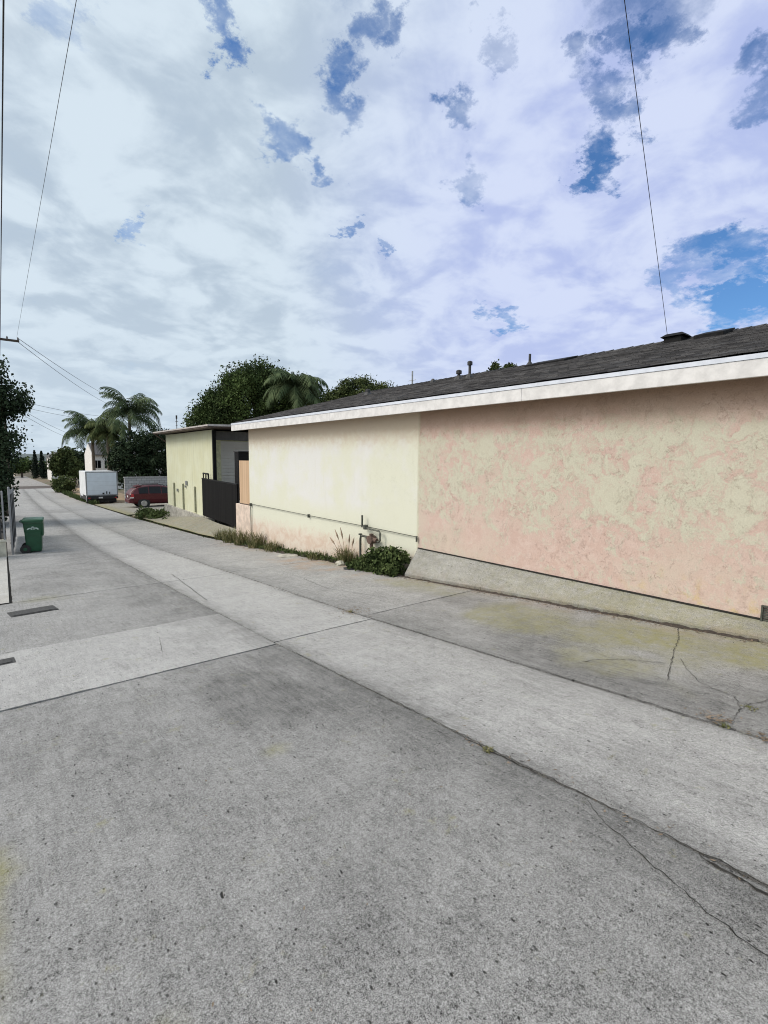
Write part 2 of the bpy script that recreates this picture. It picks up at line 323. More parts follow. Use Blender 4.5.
M = dict(concrete=concrete_mat(), stucco=stucco_mat(), shingle=shingle_mat(), soil=soil_mat(), block=block_mat(),
    crack=plain('dark_gap', (.022, .020, .017), .95, var=.5, scale=30),
    fascia=plain('fascia_paint', (.665, .655, .65), .6, var=.12, scale=6.0, bump=.15),
    drip=plain('drip_metal', (.62, .66, .74), .4, var=.08),
    soffit=plain('soffit_paint', (.45, .34, .25), .8, var=.2),
    black=plain('black_metal', (.010, .010, .011), .7, var=.3, spec=.15), rubber=plain('tyre_rubber', (.025, .025, .026), .85),
    pipe=plain('old_gas_pipe', (.085, .09, .075), .55, metal=.3, var=.4, scale=20), rust=plain('rusty_iron', (.11, .07, .055), .75, var=.4, scale=30),
    ventpipe=plain('roof_pipe', (.035, .035, .037), .6, var=.3), grey=plain('grey_metal', (.30, .31, .32), .45, metal=.5),
    white=plain('white_paint', (.72, .74, .76), .45, var=.07, scale=2.0), truckdoor=plain('truck_door_paint', (.66, .72, .78), .4, var=.05, scale=2.0),
    dark=plain('dark_underbody', (.02, .02, .022), .7), red=plain('red_car_paint', (.080, .006, .012), .35, var=.1, spec=.4, coat=.15),
    glass=plain('dark_glass', (.006, .007, .009), .12, var=.1, spec=.3), lens=plain('red_lens', (.45, .03, .03), .2), chrome=plain('wheel_alloy', (.45, .45, .47), .3, metal=.8),
    plate=plain('plate_white', (.65, .66, .66), .5), silver=plain('light_lens', (.75, .75, .72), .2),
    bin=plain('green_plastic', (.012, .072, .034), .42, var=.15, scale=5), binlid=plain('green_lid_plastic', (.018, .092, .046), .42, var=.15), binmark=plain('white_mark', (.45, .55, .52), .6),
    yellow=siding_mat('yellow_siding', (.61, .61, .42), (.65, .66, .49), True, .305), yellowtrim=plain('yellow_trim', (.62, .61, .40), .7),
    greysiding=siding_mat('grey_board', (.13, .135, .145), (.20, .20, .21), True, .2), rolldoor=siding_mat('roll_door', (.62, .60, .57), (.68, .66, .62), False, .075),
    browneave=plain('brown_eave', (.085, .06, .048), .8, var=.25), eavetrim=plain('weathered_trim', (.45, .42, .40), .7),
    oldbase=plain('old_base_concrete', (.36, .345, .31), .95, var=.3, scale=5, bump=.3),
    gate=board_mat('black_gate_boards', (.006, .006, .007), (.016, .015, .015), 'x', .15), tan=board_mat('tan_boards', (.50, .345, .225), (.60, .435, .295), 'y', .14),
    pinkbase=plain('pink_stucco_base', (.62, .51, .43), .95, var=.16, scale=5, bump=.4), palewall=plain('pale_block', (.52, .50, .42), .9, var=.2, scale=6, bump=.3),
    asphalt=plain('dark_asphalt', (.075, .06, .055), .95, var=.2, scale=3), fence=plain('weathered_fence_metal', (.045, .045, .048), .7, var=.4), post=plain('pale_fence_post', (.27, .28, .30), .6, var=.15),
    blue=plain('pale_blue_sheet', (.42, .55, .66), .6, var=.15), iron=plain('cast_iron_cover', (.035, .035, .036), .75, var=.4, scale=25, bump=.4),
    wood=plain('pole_wood', (.075, .055, .042), .9, var=.4, scale=12), wire=plain('wire_rubber', (.02, .02, .022), .6), insul=plain('insulator', (.10, .09, .09), .3),
    bark=plain('bark', (.075, .055, .04), .95, var=.4, scale=10, bump=.5), palmbark=plain('palm_bark', (.16, .13, .10), .95, var=.35, scale=14, bump=.5),
    hill=plain('hill_scrub', (.075, .10, .10), 1.0, var=.3, scale=.02), housewhite=plain('white_house_paint', (.72, .70, .68), .7), housetan=plain('tan_house_paint', (.50, .42, .32), .8), roofgrey=plain('grey_roof', (.075, .075, .08), .9, var=.3),
    ficus=leaf_mat('ficus_leaf', (.024, .040, .015), (.100, .145, .046), .5), darkleaf=leaf_mat('dark_leaf', (.015, .026, .015), (.055, .082, .042), 1.0),
    midleaf=leaf_mat('mid_leaf', (.032, .048, .018), (.115, .140, .050), .8), palm=leaf_mat('palm_leaf', (.036, .060, .028), (.115, .150, .070), .8), palmy=leaf_mat('yellow_palm_leaf', (.050, .072, .025), (.14, .155, .060), .8),
    cypress=leaf_mat('cypress_leaf', (.014, .022, .016), (.03, .042, .028), 1.0), grass=leaf_mat('weed_grass', (.085, .095, .038), (.25, .235, .115), 5, (.46, .37, .22)),
    weed=leaf_mat('weed_leaf', (.040, .062, .022), (.115, .15, .055), 6), dry=leaf_mat('dry_leaf', (.12, .09, .065), (.28, .22, .165), 9), plume=plain('dry_plume', (.30, .22, .16), .9))

# ------------------------------------------------------------------ mesh helpers
class MB:
    def __init__(s): s.v = []; s.f = []
    def add(s, vs, fs):
        o = len(s.v); s.v += [tuple(v) for v in vs]; s.f += [tuple(i + o for i in f) for f in fs]; return s
    def box(s, lo, hi, taper=None):
        x0, y0, z0 = lo; x1, y1, z1 = hi
        return s.add([(x0, y0, z0), (x1, y0, z0), (x1, y1, z0), (x0, y1, z0), (x0, y0, z1), (x1, y0, z1), (x1, y1, z1), (x0, y1, z1)],
                     [(0, 3, 2, 1), (4, 5, 6, 7), (0, 1, 5, 4), (1, 2, 6, 5), (2, 3, 7, 6), (3, 0, 4, 7)])
    def hexa(s, p):            # 4 bottom + 4 top points
        return s.add(p, [(0, 3, 2, 1), (4, 5, 6, 7), (0, 1, 5, 4), (1, 2, 6, 5), (2, 3, 7, 6), (3, 0, 4, 7)])
    def prism(s, poly, d):     # polygon swept along vector d
        n = len(poly); a = [Vector(q) for q in poly]; b = [q + Vector(d) for q in a]
        return s.add(a + b, [tuple(range(n))[::-1], tuple(range(n, 2 * n))] + [(i, (i + 1) % n, n + (i + 1) % n, n + i) for i in range(n)])
    def tube(s, pts, r, n=8, cap=True):
        pts = [Vector(p) for p in pts]; rs = r if isinstance(r, (list, tuple)) else [r] * len(pts)
        vs = []; up = None
        for i, p in enumerate(pts):
            t = (pts[min(i + 1, len(pts) - 1)] - pts[max(i - 1, 0)]).normalized()
            if up is None: up = t.orthogonal().normalized()
            a = (up - t * up.dot(t)).normalized(); up = a; b = t.cross(a)
            for k in range(n):
                an = 2 * math.pi * k / n; vs.append(p + (a * math.cos(an) + b * math.sin(an)) * rs[i])
        fs = [(i * n + k, i * n + (k + 1) % n, (i + 1) * n + (k + 1) % n, (i + 1) * n + k) for i in range(len(pts) - 1) for k in range(n)]
        if cap: fs += [tuple(range(n))[::-1], tuple(range((len(pts) - 1) * n, len(pts) * n))]
        return s.add(vs, fs)
    def loft(s, rings, cap=True):
        n = len(rings[0]); vs = [q for r in rings for q in r]
        fs = [(i * n + k, i * n + (k + 1) % n, (i + 1) * n + (k + 1) % n, (i + 1) * n + k) for i in range(len(rings) - 1) for k in range(n)]
        if cap: fs += [tuple(range(n))[::-1], tuple(range((len(rings) - 1) * n, len(rings) * n))]
        return s.add(vs, fs)
def link_mesh(name, verts, faces, mat, parent=None, smooth=False, bevel=0.0, shift=None):
    me = bpy.data.meshes.new(name)
    if shift is not None: verts = [(v[0] - shift[0], v[1] - shift[1], v[2] - shift[2]) for v in verts]
    me.from_pydata([tuple(v) for v in verts], [], faces); me.update()
    o = bpy.data.objects.new(name, me); C.objects.link(o)
    if mat: me.materials.append(mat)
    if smooth: me.polygons.foreach_set('use_smooth', [True] * len(me.polygons))
    if parent: o.parent = parent
    if bevel:
        bv = o.modifiers.new('bevel', 'BEVEL'); bv.width = bevel; bv.segments = 2; bv.limit_method = 'ANGLE'; bv.angle_limit = math.radians(40)
    return o
def world_off(o):
    t = Vector((0, 0, 0))
    while o: t += o.location; o = o.parent
    return t
def obj(name, mb, mat, parent=None, world=False, smooth=False, bevel=0.0):
    sh = world_off(parent) if (world and parent) else None
    return link_mesh(name, mb.v, mb.f, mat, parent, smooth, bevel, sh)
def tag(o, label=None, cat=None, group=None, kind=None):
    if label: o['label'] = label
    if cat: o['category'] = cat
    if group: o['group'] = group
    if kind: o['kind'] = kind
    return o
def thing(name, label, cat, loc=(0, 0, 0), rz=0.0, group=None):
    o = bpy.data.objects.new(name, None); C.objects.link(o); o.empty_display_size = .2
    o.location = loc; o.rotation_euler = (0, 0, rz); return tag(o, label, cat, group)
def fields(me, **arrs):
    for k, a in arrs.items():
        at_ = me.attributes.new(k, 'FLOAT', 'POINT'); at_.data.foreach_set('value', np.asarray(a, np.float32))
def vnoise(x, y, seed=0):
    """smooth 2-D value noise on arrays"""
    xi = np.floor(x).astype(int); yi = np.floor(y).astype(int); fx = x - xi; fy = y - yi
    fx = fx * fx * (3 - 2 * fx); fy = fy * fy * (3 - 2 * fy)
    def h(a, b):
        q = (a * 374761393 + b * 668265263 + seed * 974634777) & 0xffffffff
        q = ((q ^ (q >> 13)) * 1274126177) & 0xffffffff
        return ((q ^ (q >> 16)) & 0xffff) / 65535.0
    return (h(xi, yi) * (1 - fx) + h(xi + 1, yi) * fx) * (1 - fy) + (h(xi, yi + 1) * (1 - fx) + h(xi + 1, yi + 1) * fx) * fy
def fbm(x, y, seed=0, o=4):
    r = 0; a = .5
    for i in range(o): r = r + a * vnoise(x * 2 ** i, y * 2 ** i, seed + i); a *= .5
    return r

# ------------------------------------------------------------------ ground and pavement
PY = [-60, -30, 0, 18, 30, 45, 60, 90, 150, 500, 1500]; PZ = [4.2, 2.1, 0, -1.17, -1.65, -2.1, -2.45, -2.75, -2.95, -3.6, -6]
def zr(y): return np.interp(y, PY, PZ)
def bend(y): return 0.025 * np.maximum(0, np.asarray(y, float) - 5.0)
def sheet(name, xs, ys, zf, mat, **attr):
    X, Y = np.meshgrid(xs, ys); Z = zf(X, Y); nx, ny = len(xs), len(ys)
    v = np.stack([X.ravel(), Y.ravel(), Z.ravel()], 1)
    f = [(j * nx + i, j * nx + i + 1, (j + 1) * nx + i + 1, (j + 1) * nx + i) for j in range(ny - 1) for i in range(nx - 1)]
    o = link_mesh(name, v.tolist(), f, mat, None, True)
    if attr: fields(o.data, **{k: np.broadcast_to(a, X.shape).ravel() for k, a in attr.items()})
    return tag(o, kind='structure')
sheet('ground', [-900, -200, -60, -20, -6, 0, 3, 6.5, 8, 14, 30, 80, 250, 900], PY[:1] + [-40, -20, -10, -4, 0, 4, 8, 12, 18, 24, 30, 37, 45, 52, 60, 75, 90, 120, 150, 250, 500, 1500],
      lambda X, Y: zr(Y) - .07, M['soil'])

def blob(x, y, cx, cy, rx, ry, ang=0.0, seed=1, wob=.6, soft=.55):
    c, s_ = math.cos(ang), math.sin(ang)
    u = ((x - cx) * c + (y - cy) * s_) / rx; v = (-(x - cx) * s_ + (y - cy) * c) / ry
    d = np.sqrt(u * u + v * v) + wob * (fbm(x * 3 + 5, y * 3, seed) - .47)
    t = np.clip((1.0 - d) / soft, 0, 1); return t * t * (3 - 2 * t)
class Slabs:
    def __init__(s): s.v = []; s.f = []; s.a = {k: [] for k in ('tint', 'stain', 'moss', 'warm')}; s.n = 0
    def slab(s, x0, x1, y0, y1, tint, cell, lift=0.0, seed=0, gap=.004, bent=True):
        nx = max(2, int((x1 - x0) / cell) + 1); ny = max(2, int((y1 - y0) / cell) + 1)
        xs = np.linspace(x0 + gap, x1 - gap, nx); ys = np.linspace(y0 + gap, y1 - gap, ny)
        X, Y = np.meshgrid(xs, ys)
        j = .016 if cell < .1 else 0.0                    # chipped, uneven edges
        if j:
            e = lambda t, sd: j * np.maximum(0, (fbm(t * 4, t * 0 + sd, seed) - .40)) * 2.2 + j * .5 * vnoise(t * 23, t * 0 + sd, seed + 9)
            X[:, 0] += e(Y[:, 0], 1.3); X[:, -1] -= e(Y[:, -1], 4.7); Y[0, :] += e(X[0, :], 7.1); Y[-1, :] -= e(X[-1, :], 9.9)
        Z = zr(Y) + lift + .004 * (fbm(X * .8, Y * .8, seed + 3) - .47)
        if bent: X = X + bend(Y)
        x, y = X, Y
        st = np.zeros_like(x); mo = np.zeros_like(x); wa = np.zeros_like(x)
        for b in STAINS: st = np.maximum(st, b[0] * blob(x, y, *b[1:]))
        for b in MOSS: mo = np.maximum(mo, b[0] * blob(x, y, *b[1:]))
        for b in WARM: wa = np.maximum(wa, b[0] * blob(x, y, *b[1:]))
        # dirt gathered beside the long joints
        for jx, wl, wr, am in ((2.36, .55, .26, .80), (3.70, .16, .60, .55)):
            xx = x - bend(y) - jx; wv = (.45 + 1.1 * fbm(y * .9, x * 0 + jx, 5)); q_ = np.where(xx < 0, -xx / (wl * wv), xx / (wr * wv))
            st = np.maximum(st, am * np.clip(1 - q_, 0, 1) ** 1.3)
        tn = tint * (1 + .14 * (fbm(x * .55, y * .55, seed + 20) - .47))
        # drop a skirt all round so that the joint has real depth
        V = np.stack([X, Y, Z], 2)
        ring = [(0, i) for i in range(nx)] + [(jj, nx - 1) for jj in range(1, ny)] + [(ny - 1, i) for i in range(nx - 2, -1, -1)] + [(jj, 0) for jj in range(ny - 2, 0, -1)]
        o = s.n; s.v += V.reshape(-1, 3).tolist()
        s.f += [(o + q * nx + i, o + q * nx + i + 1, o + (q + 1) * nx + i + 1, o + (q + 1) * nx + i) for q in range(ny - 1) for i in range(nx - 1)]
        k = nx * ny
        s.v += [(V[a, b][0], V[a, b][1], V[a, b][2] - .045) for a, b in ring]; L = len(ring)
        s.f += [(o + ring[q][0] * nx + ring[q][1], o + k + q, o + k + (q + 1) % L, o + ring[(q + 1) % L][0] * nx + ring[(q + 1) % L][1]) for q in range(L)]
        for nm, ar in (('tint', tn), ('stain', st), ('moss', mo), ('warm', wa)):
            s.a[nm] += ar.ravel().tolist() + [float(ar[a, b]) for a, b in ring]
        s.n += k + L
    def build(s, name):
        o = link_mesh(name, s.v, s.f, M['concrete'], None, False); fields(o.data, **s.a); return tag(o, kind='structure')
STAINS = [(.72, 1.75, 3.55, .55, 1.15, .25, 31, 1.1, .6), (.5, 2.15, 4.35, .35, .6, 0, 32, .9, .7), (.75, 3.98, 2.3, .55, 2.0, 0, 33, .9, .9), (.6, 4.5, 3.1, 1.0, .9, 0, 34, 1.1, .9), (.55, 4.35, 1.0, .9, .55, 0, 35),
          (.5, 2.0, 8.5, .55, 5.0, 0, 36, .8, .9), (.5, 1.9, 14.5, .7, 6.0, 0, 37, .8, .9), (.4, .9, 11.5, 1.0, 3.0, 0, 38, 1.0, .9), (.45, 5.2, 4.6, .5, 1.8, 0, 40, 1.0, .9), (.18, 1.2, 1.6, .8, .7, .4, 41, 1.3, .9), (.18, .5, 3.6, .5, .9, 0, 44, 1.4, .9),
          (.55, 1.5, 34, .7, 4, 0, 42), (.45, 4.0, 40, 1.5, 3, 0, 43), (.4, 3.9, 8.2, .25, 2.6, 0, 45, .8, .8), (.6, 2.18, 1.2, .30, 1.9, 0, 46, .9, .9), (.35, 2.95, .4, .35, 2.2, .1, 47, 1, .9)]
MOSS = [(1.0, -.12, 2.3, .20, .8, 0, 51, 1.2, .8), (.5, .35, 1.45, .10, .12, 0, 52, 1.3, .9), (.8, 5.35, 2.0, .85, 2.2, 0, 53, 1.3, .9), (.6, 5.0, 3.6, .8, .9, 0, 54), (.5, 4.35, 2.0, .4, .8, 0, 55, 1.2, .8), (.55, 5.6, 5.8, .7, 1.4, 0, 56, 1, .9), (.5, 6.1, 8.2, .5, 2.5, 0, 57), (.6, 1.35, 2.75, .12, .10, 0, 58, 1.2, .9),
        (.6, 5.8, 1.0, .5, 1.6, 0, 60, .9, .9), (.35, .6, 9.6, .5, .4, 0, 59, 1, .8)]
WARM = [(.75, 5.6, 9.2, 1.0, 3.2, 0, 61, .8, .9), (.4, 5.75, 4.2, .25, 3.5, 0, 62, .9, .9), (.5, 6.0, 14.0, .7, 3, 0, 63), (.35, 8.0, 62, 2.5, 14, 0, 64)]
sl = Slabs()
# left lane
lefty = [(-6, .0, 0.254), (.0, 4.72, 0.254), (4.72, 6.50, 0.372), (6.50, 9.60, 0.279), (9.60, 14.0, 0.291), (14.0, 18.5, 0.298), (18.5, 23, 0.285), (23, 28, 0.310), (28, 33, 0.285), (33, 39, 0.310), (39, 45, 0.298), (45, 52, 0.322), (52, 60, 0.310), (60, 70, 0.322), (70, 85.5, 0.335)]
for i, (a, b_, t) in enumerate(lefty):
    c_ = .035 if 0 <= a < 6 else (.07 if -1 < a < 14 else .25)
    sl.slab(.14 if a >= 9.5 else -4.5, 2.36, a, b_, t, c_, lift=(.006 if i == 2 else 0), seed=100 + i)
cent = [(-6, 4.82, 0.332), (4.82, 9.62, 0.373), (9.62, 14.3, 0.368), (14.3, 19, 0.350), (19, 24, 0.373), (24, 31, 0.338), (31, 38, 0.350), (38, 47, 0.326), (47, 60, 0.338), (60, 85.5, 0.326)]
for i, (a, b_, t) in enumerate(cent): sl.slab(2.36, 3.70, a, b_, t, .04 if a < 4 else (.08 if a < 10 else .25), lift=-.004, seed=200 + i)
rigt = [(-6, 5.0, .279), (5.0, 9.75, 0.322), (9.75, 14.6, 0.329), (14.6, 19.5, 0.310), (19.5, 25, 0.322), (25, 32, 0.310), (32, 40, 0.322), (40, 50, 0.310), (50, 62, 0.322), (62, 85.5, 0.335)]
for i, (a, b_, t) in enumerate(rigt): sl.slab(3.70, 5.86, a, b_, t, .05 if a < 8 else (.08 if a < 10 else .25), seed=300 + i, gap=.004)
sl.build('alley_pavement')
roadbed = sheet('roadbed', np.linspace(-4.6, 5.95, 14), np.linspace(-6, 86, 150), lambda X, Y: zr(Y) - .030, M['crack'])
rb = roadbed.data; co = np.empty(len(rb.vertices) * 3); rb.vertices.foreach_get('co', co); co = co.reshape(-1, 3); co[:, 0] += bend(co[:, 1]); rb.vertices.foreach_set('co', co.ravel())
# sloping concrete skirt along the foot of the house wall
sk = Slabs()
def skirt_piece(y0, y1, tint, seed):
    ny, nx = int((y1 - y0) / .05), 12
    u = np.linspace(0, 1, nx); ys = np.linspace(y0, y1, ny); U, Y = np.meshgrid(u, ys)
    edge = 5.885 + .02 * (fbm(Y * 3, Y * 0, seed) - .5)
    X = edge + (6.197 - edge) * U
    Z = (zr(Y) + .045) * (1 - U) + .045 * U + .012 * (fbm(X * 2, Y * 2, seed) - .47)
    o = sk.n; V = np.stack([X, Y, Z], 2); sk.v += V.reshape(-1, 3).tolist()
    sk.f += [(o + q * nx + i, o + q * nx + i + 1, o + (q + 1) * nx + i + 1, o + (q + 1) * nx + i) for q in range(ny - 1) for i in range(nx - 1)]
    k = nx * ny
    sk.v += [(V[q, 0][0], V[q, 0][1], V[q, 0][2] - .12) for q in range(ny)] + [(V[ny - 1, i][0], y1, V[ny - 1, i][2] - .12 - .3 * u[i]) for i in range(nx)]
    sk.f += [(o + k + q, o + q * nx, o + (q + 1) * nx, o + k + q + 1) for q in range(ny - 1)]
    sk.f += [(o + (ny - 1) * nx + i, o + k + ny + i, o + k + ny + i + 1, o + (ny - 1) * nx + i + 1) for i in range(nx - 1)]
    tot = k + ny + nx
    mo = .30 * np.clip(1.2 - np.abs(Y - 2.2) / 2.6, 0, 1) + .22
    sk.a['tint'] += (np.full(k, tint)).tolist() + [tint * .8] * (ny + nx); sk.a['stain'] += (.3 * np.clip(1 - U * 4, 0, 1)).ravel().tolist() + [.6] * (ny + nx)
    sk.a['moss'] += mo.ravel().tolist() + [.3] * (ny + nx); sk.a['warm'] += (.25 * np.clip(1 - U * 3, 0, 1)).ravel().tolist() + [.5] * (ny + nx); sk.n += tot
skirt_piece(-6, 6.70, .30, 6)
sk.build('concrete_skirt')
# drive apron between alley and gate
def apron(name, pts_alley, pts_lot, tint, n=24, seed=3, moss=.5):
    ap = MB(); a = {'tint': [], 'stain': [], 'moss': [], 'warm': []}; pa = [Vector(p) for p in pts_alley]; pl = [Vector(p) for p in pts_lot]
    def li(P, t):
        k = t * (len(P) - 1); i = min(int(k), len(P) - 2); return P[i].lerp(P[i + 1], k - i)
    vs = []; nu = 10
    for j in range(n + 1):
        for i in range(nu + 1):
            q = li(pa, j / n).lerp(li(pl, j / n), i / nu); vs.append((q.x, q.y, q.z + .03 * (float(fbm(np.array(q.x * 1.3), np.array(q.y * 1.3), seed)) - .47)))
            a['tint'].append(tint); a['stain'].append(.5 if i == 0 else .1); a['moss'].append(moss if i > 0 else 1.0); a['warm'].append(.2)
    ap.add(vs, [(j * (nu + 1) + i, j * (nu + 1) + i + 1, (j + 1) * (nu + 1) + i + 1, (j + 1) * (nu + 1) + i) for j in range(n) for i in range(nu)])
    o = obj(name, ap, M['concrete'], smooth=True); fields(o.data, **a); return tag(o, kind='structure')
apron('driveway_apron', [(6.17, 15.3, -.94), (6.30, 19, -1.17), (6.42, 22, -1.29), (6.55, 26, -1.45), (6.75, 32, -1.68)],
      [(6.5, 15.6, -.66), (6.95, 18.5, -.80), (7.6, 22.4, -.93), (7.78, 27, -1.32), (9.5, 32, -1.60)], .27)
apron('parking_apron', [(6.72, 33, -1.73), (6.85, 39, -1.91), (7.0, 46, -2.10)], [(16, 33, -1.62), (16, 39, -1.74), (16, 46, -1.9)], .27, moss=.25)
sd_ = sheet('side_slab', [-6, -3, -1, .11], [9.62, 11, 12, 13, 14, 15, 16, 17.4], lambda X, Y: zr(Y) + .012, M['concrete'], tint=.44, stain=.0, moss=.15, warm=.1)
for v_ in sd_.data.vertices: v_.co.x += float(bend(v_.co.y))
sheet('dirt_shoulder', [6.6, 7.5, 9.5, 13], [46.2, 50, 58, 66, 74, 85], lambda X, Y: zr(Y) - .02 + .0 * X, plain('sandy_dirt', (.30, .22, .14), 1.0, var=.25, scale=.8))
sheet('cross_street', [-120, -30, 0, 10, 30, 120], [85.8, 89, 94], lambda X, Y: zr(Y) - .012, M['asphalt'])
sheet('far_alley', [2.4, 5, 8.4], [94.2, 100, 110, 125, 150, 190], lambda X, Y: zr(Y) + .0, M['concrete'], tint=.30, stain=.1, moss=.0, warm=.3)

def crack_ribbon(mb, pts, w, z=.004, seed=1, branch=True):
    """a jagged narrow strip of dirt lying in a crack"""
    r = random.Random(seed); P = [Vector((p[0], p[1], 0)) for p in pts]; line = []
    for a, b_ in zip(P, P[1:]):
        L = (b_ - a).length; n = max(2, int(L / .03))
        nrm = Vector((-(b_ - a).y, (b_ - a).x, 0)).normalized()
        for i in range(n): line.append(a.lerp(b_, i / n) + nrm * r.uniform(-.009, .009))
    line.append(P[-1]); vs = []
    for i, p in enumerate(line):
        t = (line[min(i + 1, len(line) - 1)] - line[max(0, i - 1)]).normalized(); nn = Vector((-t.y, t.x, 0))
        ww = w * r.uniform(.25, 1.0) * (1 if r.random() > .06 else 1.5) * min(1, .3 + min(i, len(line) - 1 - i) / 4)
        for s_ in (-1, 1):
            q = p + nn * ww * s_ * .5; vs.append((q.x, q.y, float(zr(q.y)) + z))
    mb.add(vs, [(2 * i, 2 * i + 1, 2 * i + 3, 2 * i + 2) for i in range(len(line) - 1)])
cr = MB()
for i, (pts, w) in enumerate([([(2.358, y_) for y_ in np.arange(-1.5, 4.8, .35)], .008), ([(3.70, y_) for y_ in np.arange(-1.5, 7.9, .35)], .008), ([(2.335, .70), (2.31, .55), (2.30, .36), (2.33, .25)], .016), ([(2.34, 2.1), (2.335, 1.9), (2.34, 1.5)], .014),
        ([(2.34, 1.24), (2.22, 1.03), (2.15, .86), (2.10, .73), (2.09, .66), (2.05, .61), (2.03, .53), (1.99, .37), (1.9, .0), (1.86, -.5)], .0065),
        ([(5.87, 2.12), (5.39, 1.94), (4.98, 1.83), (4.62, 1.71), (4.2, 1.57)], .008), ([(4.05, 2.28), (4.27, 2.22), (4.49, 2.0), (4.63, 1.73)], .010),
        ([(4.85, 1.72), (4.55, 1.54), (4.37, 1.40), (4.31, 1.27), (4.26, 1.13), (4.0, 1.0)], .006), ([(3.78, 1.0), (3.94, 1.03), (4.15, 1.03), (4.45, .93), (4.9, .8)], .006), ([(4.15, 1.03), (4.20, .9), (4.1, .75)], .004),
        ([(.45, 9.15), (1.1, 9.3), (1.7, 9.25)], .012), ([(.8, 12.8), (1.9, 12.6)], .02), ([(2.9, 10.5), (2.55, 7.4)], .012), ([(4.6, 5.4), (4.3, 6.8), (4.5, 8.0)], .008), ([(1.2, 17.4), (2.2, 17.2)], .03),
        ([(1.0, 6.52), (1.5, 6.0), (1.35, 5.3)], .006)]):
    crack_ribbon(cr, pts, w, .0055, 40 + i)
tag(obj('pavement_crack', cr, M['crack']), kind='structure')
def dirt_mound(mb, line, w, h, seed):
    r = random.Random(seed); vs = []; n = len(line)
    for i, (x, y) in enumerate(line):
        k = r.uniform(.5, 1.1) * max(.12, 2.6 * float(fbm(np.array(y * 2.3), np.array(x + seed), seed, 3)) - .55); hh = h * r.uniform(.3, 1.1)
        for du, dz in ((-.5, -.004), (-.2, hh * .8), (.1, hh), (.5, -.004)): vs.append((x + du * w * k, y, float(zr(y)) + .004 + dz))
    mb.add(vs, [(i * 4 + j, i * 4 + j + 1, (i + 1) * 4 + j + 1, (i + 1) * 4 + j) for i in range(n - 1) for j in range(3)])
dm = MB(); dirt_mound(dm, [(5.87 - .012 * max(0, y - 2), y) for y in np.arange(1.4, 6.9, .05)], .095, .022, 3)
dirt_mound(dm, [(5.98 + .006 * (y - 6.7), y) for y in np.arange(6.75, 15.0, .12)], .22, .05, 6)
tag(obj('joint_dirt', dm, plain('brown_dirt', (.048, .038, .031), 1.0, var=.4, scale=25, bump=.6), smooth=True), kind='structure')

# ------------------------------------------------------------------ house
house = thing('house', 'long low stucco house with cream and peach wall, pale fascia and dark shingle roof', 'house', (6.2, 14.1, -.6))
YS, YN, XW, XE = -9.0, 14.1, 6.2, 16.0
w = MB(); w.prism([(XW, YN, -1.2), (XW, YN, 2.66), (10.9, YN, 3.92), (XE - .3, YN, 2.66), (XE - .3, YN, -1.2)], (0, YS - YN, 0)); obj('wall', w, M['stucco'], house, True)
RX0, RZ0, RX1, RZ1 = 5.87, 2.715, 10.9, 4.06
roof = MB(); nc = 37; ang = (RZ1 - RZ0) / (RX1 - RX0)
def roof_side(sgn):
    ys = np.linspace(YS - .4, 14.62, 150); prof = []
    for i in range(nc):
        xa = RX0 + (RX1 - RX0) * i / nc; xb = RX0 + (RX1 - RX0) * (i + 1) / nc
        prof += [(xa, RZ0 + ang * (xa - RX0) + .009), (xb, RZ0 + ang * (xb - RX0))]
    vs = []; r = random.Random(3)
    for (x, z) in prof:
        for y in ys: vs.append((x if sgn > 0 else 2 * RX1 - x, y, z + r.uniform(-.003, .003)))
    n = len(ys); roof.add(vs, [(a * n + b_, a * n + b_ + 1, (a + 1) * n + b_ + 1, (a + 1) * n + b_) for a in range(len(prof) - 1) for b_ in range(n - 1)])
roof_side(1); roof_side(-1)
for k in range(115):                                                  # ridge caps, each lapped over the next
    y = YS - .3 + k * .21; dz = rnd.uniform(0, .006)
    roof.prism([(10.72, y, 4.02 + dz), (10.9, y, 4.083 + dz), (11.08, y, 4.02 + dz), (11.08, y, 4.04 + dz), (10.9, y, 4.10 + dz), (10.72, y, 4.04 + dz)][::-1], (0, .225, -.014))
roof.prism([(RX0 + .02, 14.60, RZ0 - .03), (RX1, 14.60, RZ1 - .03), (2 * RX1 - RX0, 14.60, RZ0 - .03), (2 * RX1 - RX0, 14.60, RZ0 - .012), (RX1, 14.60, RZ1 - .012), (RX0 + .02, 14.60, RZ0 - .012)], (0, YS - 14.9, 0))
ro = obj('roof', roof, M['shingle'], house, True)
f = MB()
yy = YN + .5
for y0, y1 in ((YS - .4, -.6), (-.597, 4.3), (4.303, 9.2), (9.203, yy)): f.box((5.88, y0, 2.485), (5.92, y1, 2.655))
obj('fascia', f, M['fascia'], house, True, bevel=.004)
d_ = MB(); d_.box((5.872, YS - .4, 2.657), (5.925, yy, 2.705)); obj('drip_edge', d_, M['drip'], house, True)
g = MB(); g.prism([(5.925, yy - .04, 2.49), (5.925, yy - .04, 2.70), (10.9, yy - .04, 4.02), (10.9, yy - .04, 3.80)], (0, .04, 0)); g.prism([(10.902, yy - .04, 3.80), (10.902, yy - .04, 4.02), (15.9, yy - .04, 2.68), (15.9, yy - .04, 2.49)], (0, .04, 0)); obj('rake_board', g, M['fascia'], house, True)
so = MB(); so.box((5.922, YS - .4, 2.52), (6.198, yy - .042, 2.535)); obj('soffit', so, M['soffit'], house, True)
def rz_(x): return RZ0 + ang * (x - RX0)
def on_roof(px, py, X):                                                # point seen at px,py on the vertical plane X
    d = ray(px, py); p = d * (X / d.x); return p.y, p.z + EYE
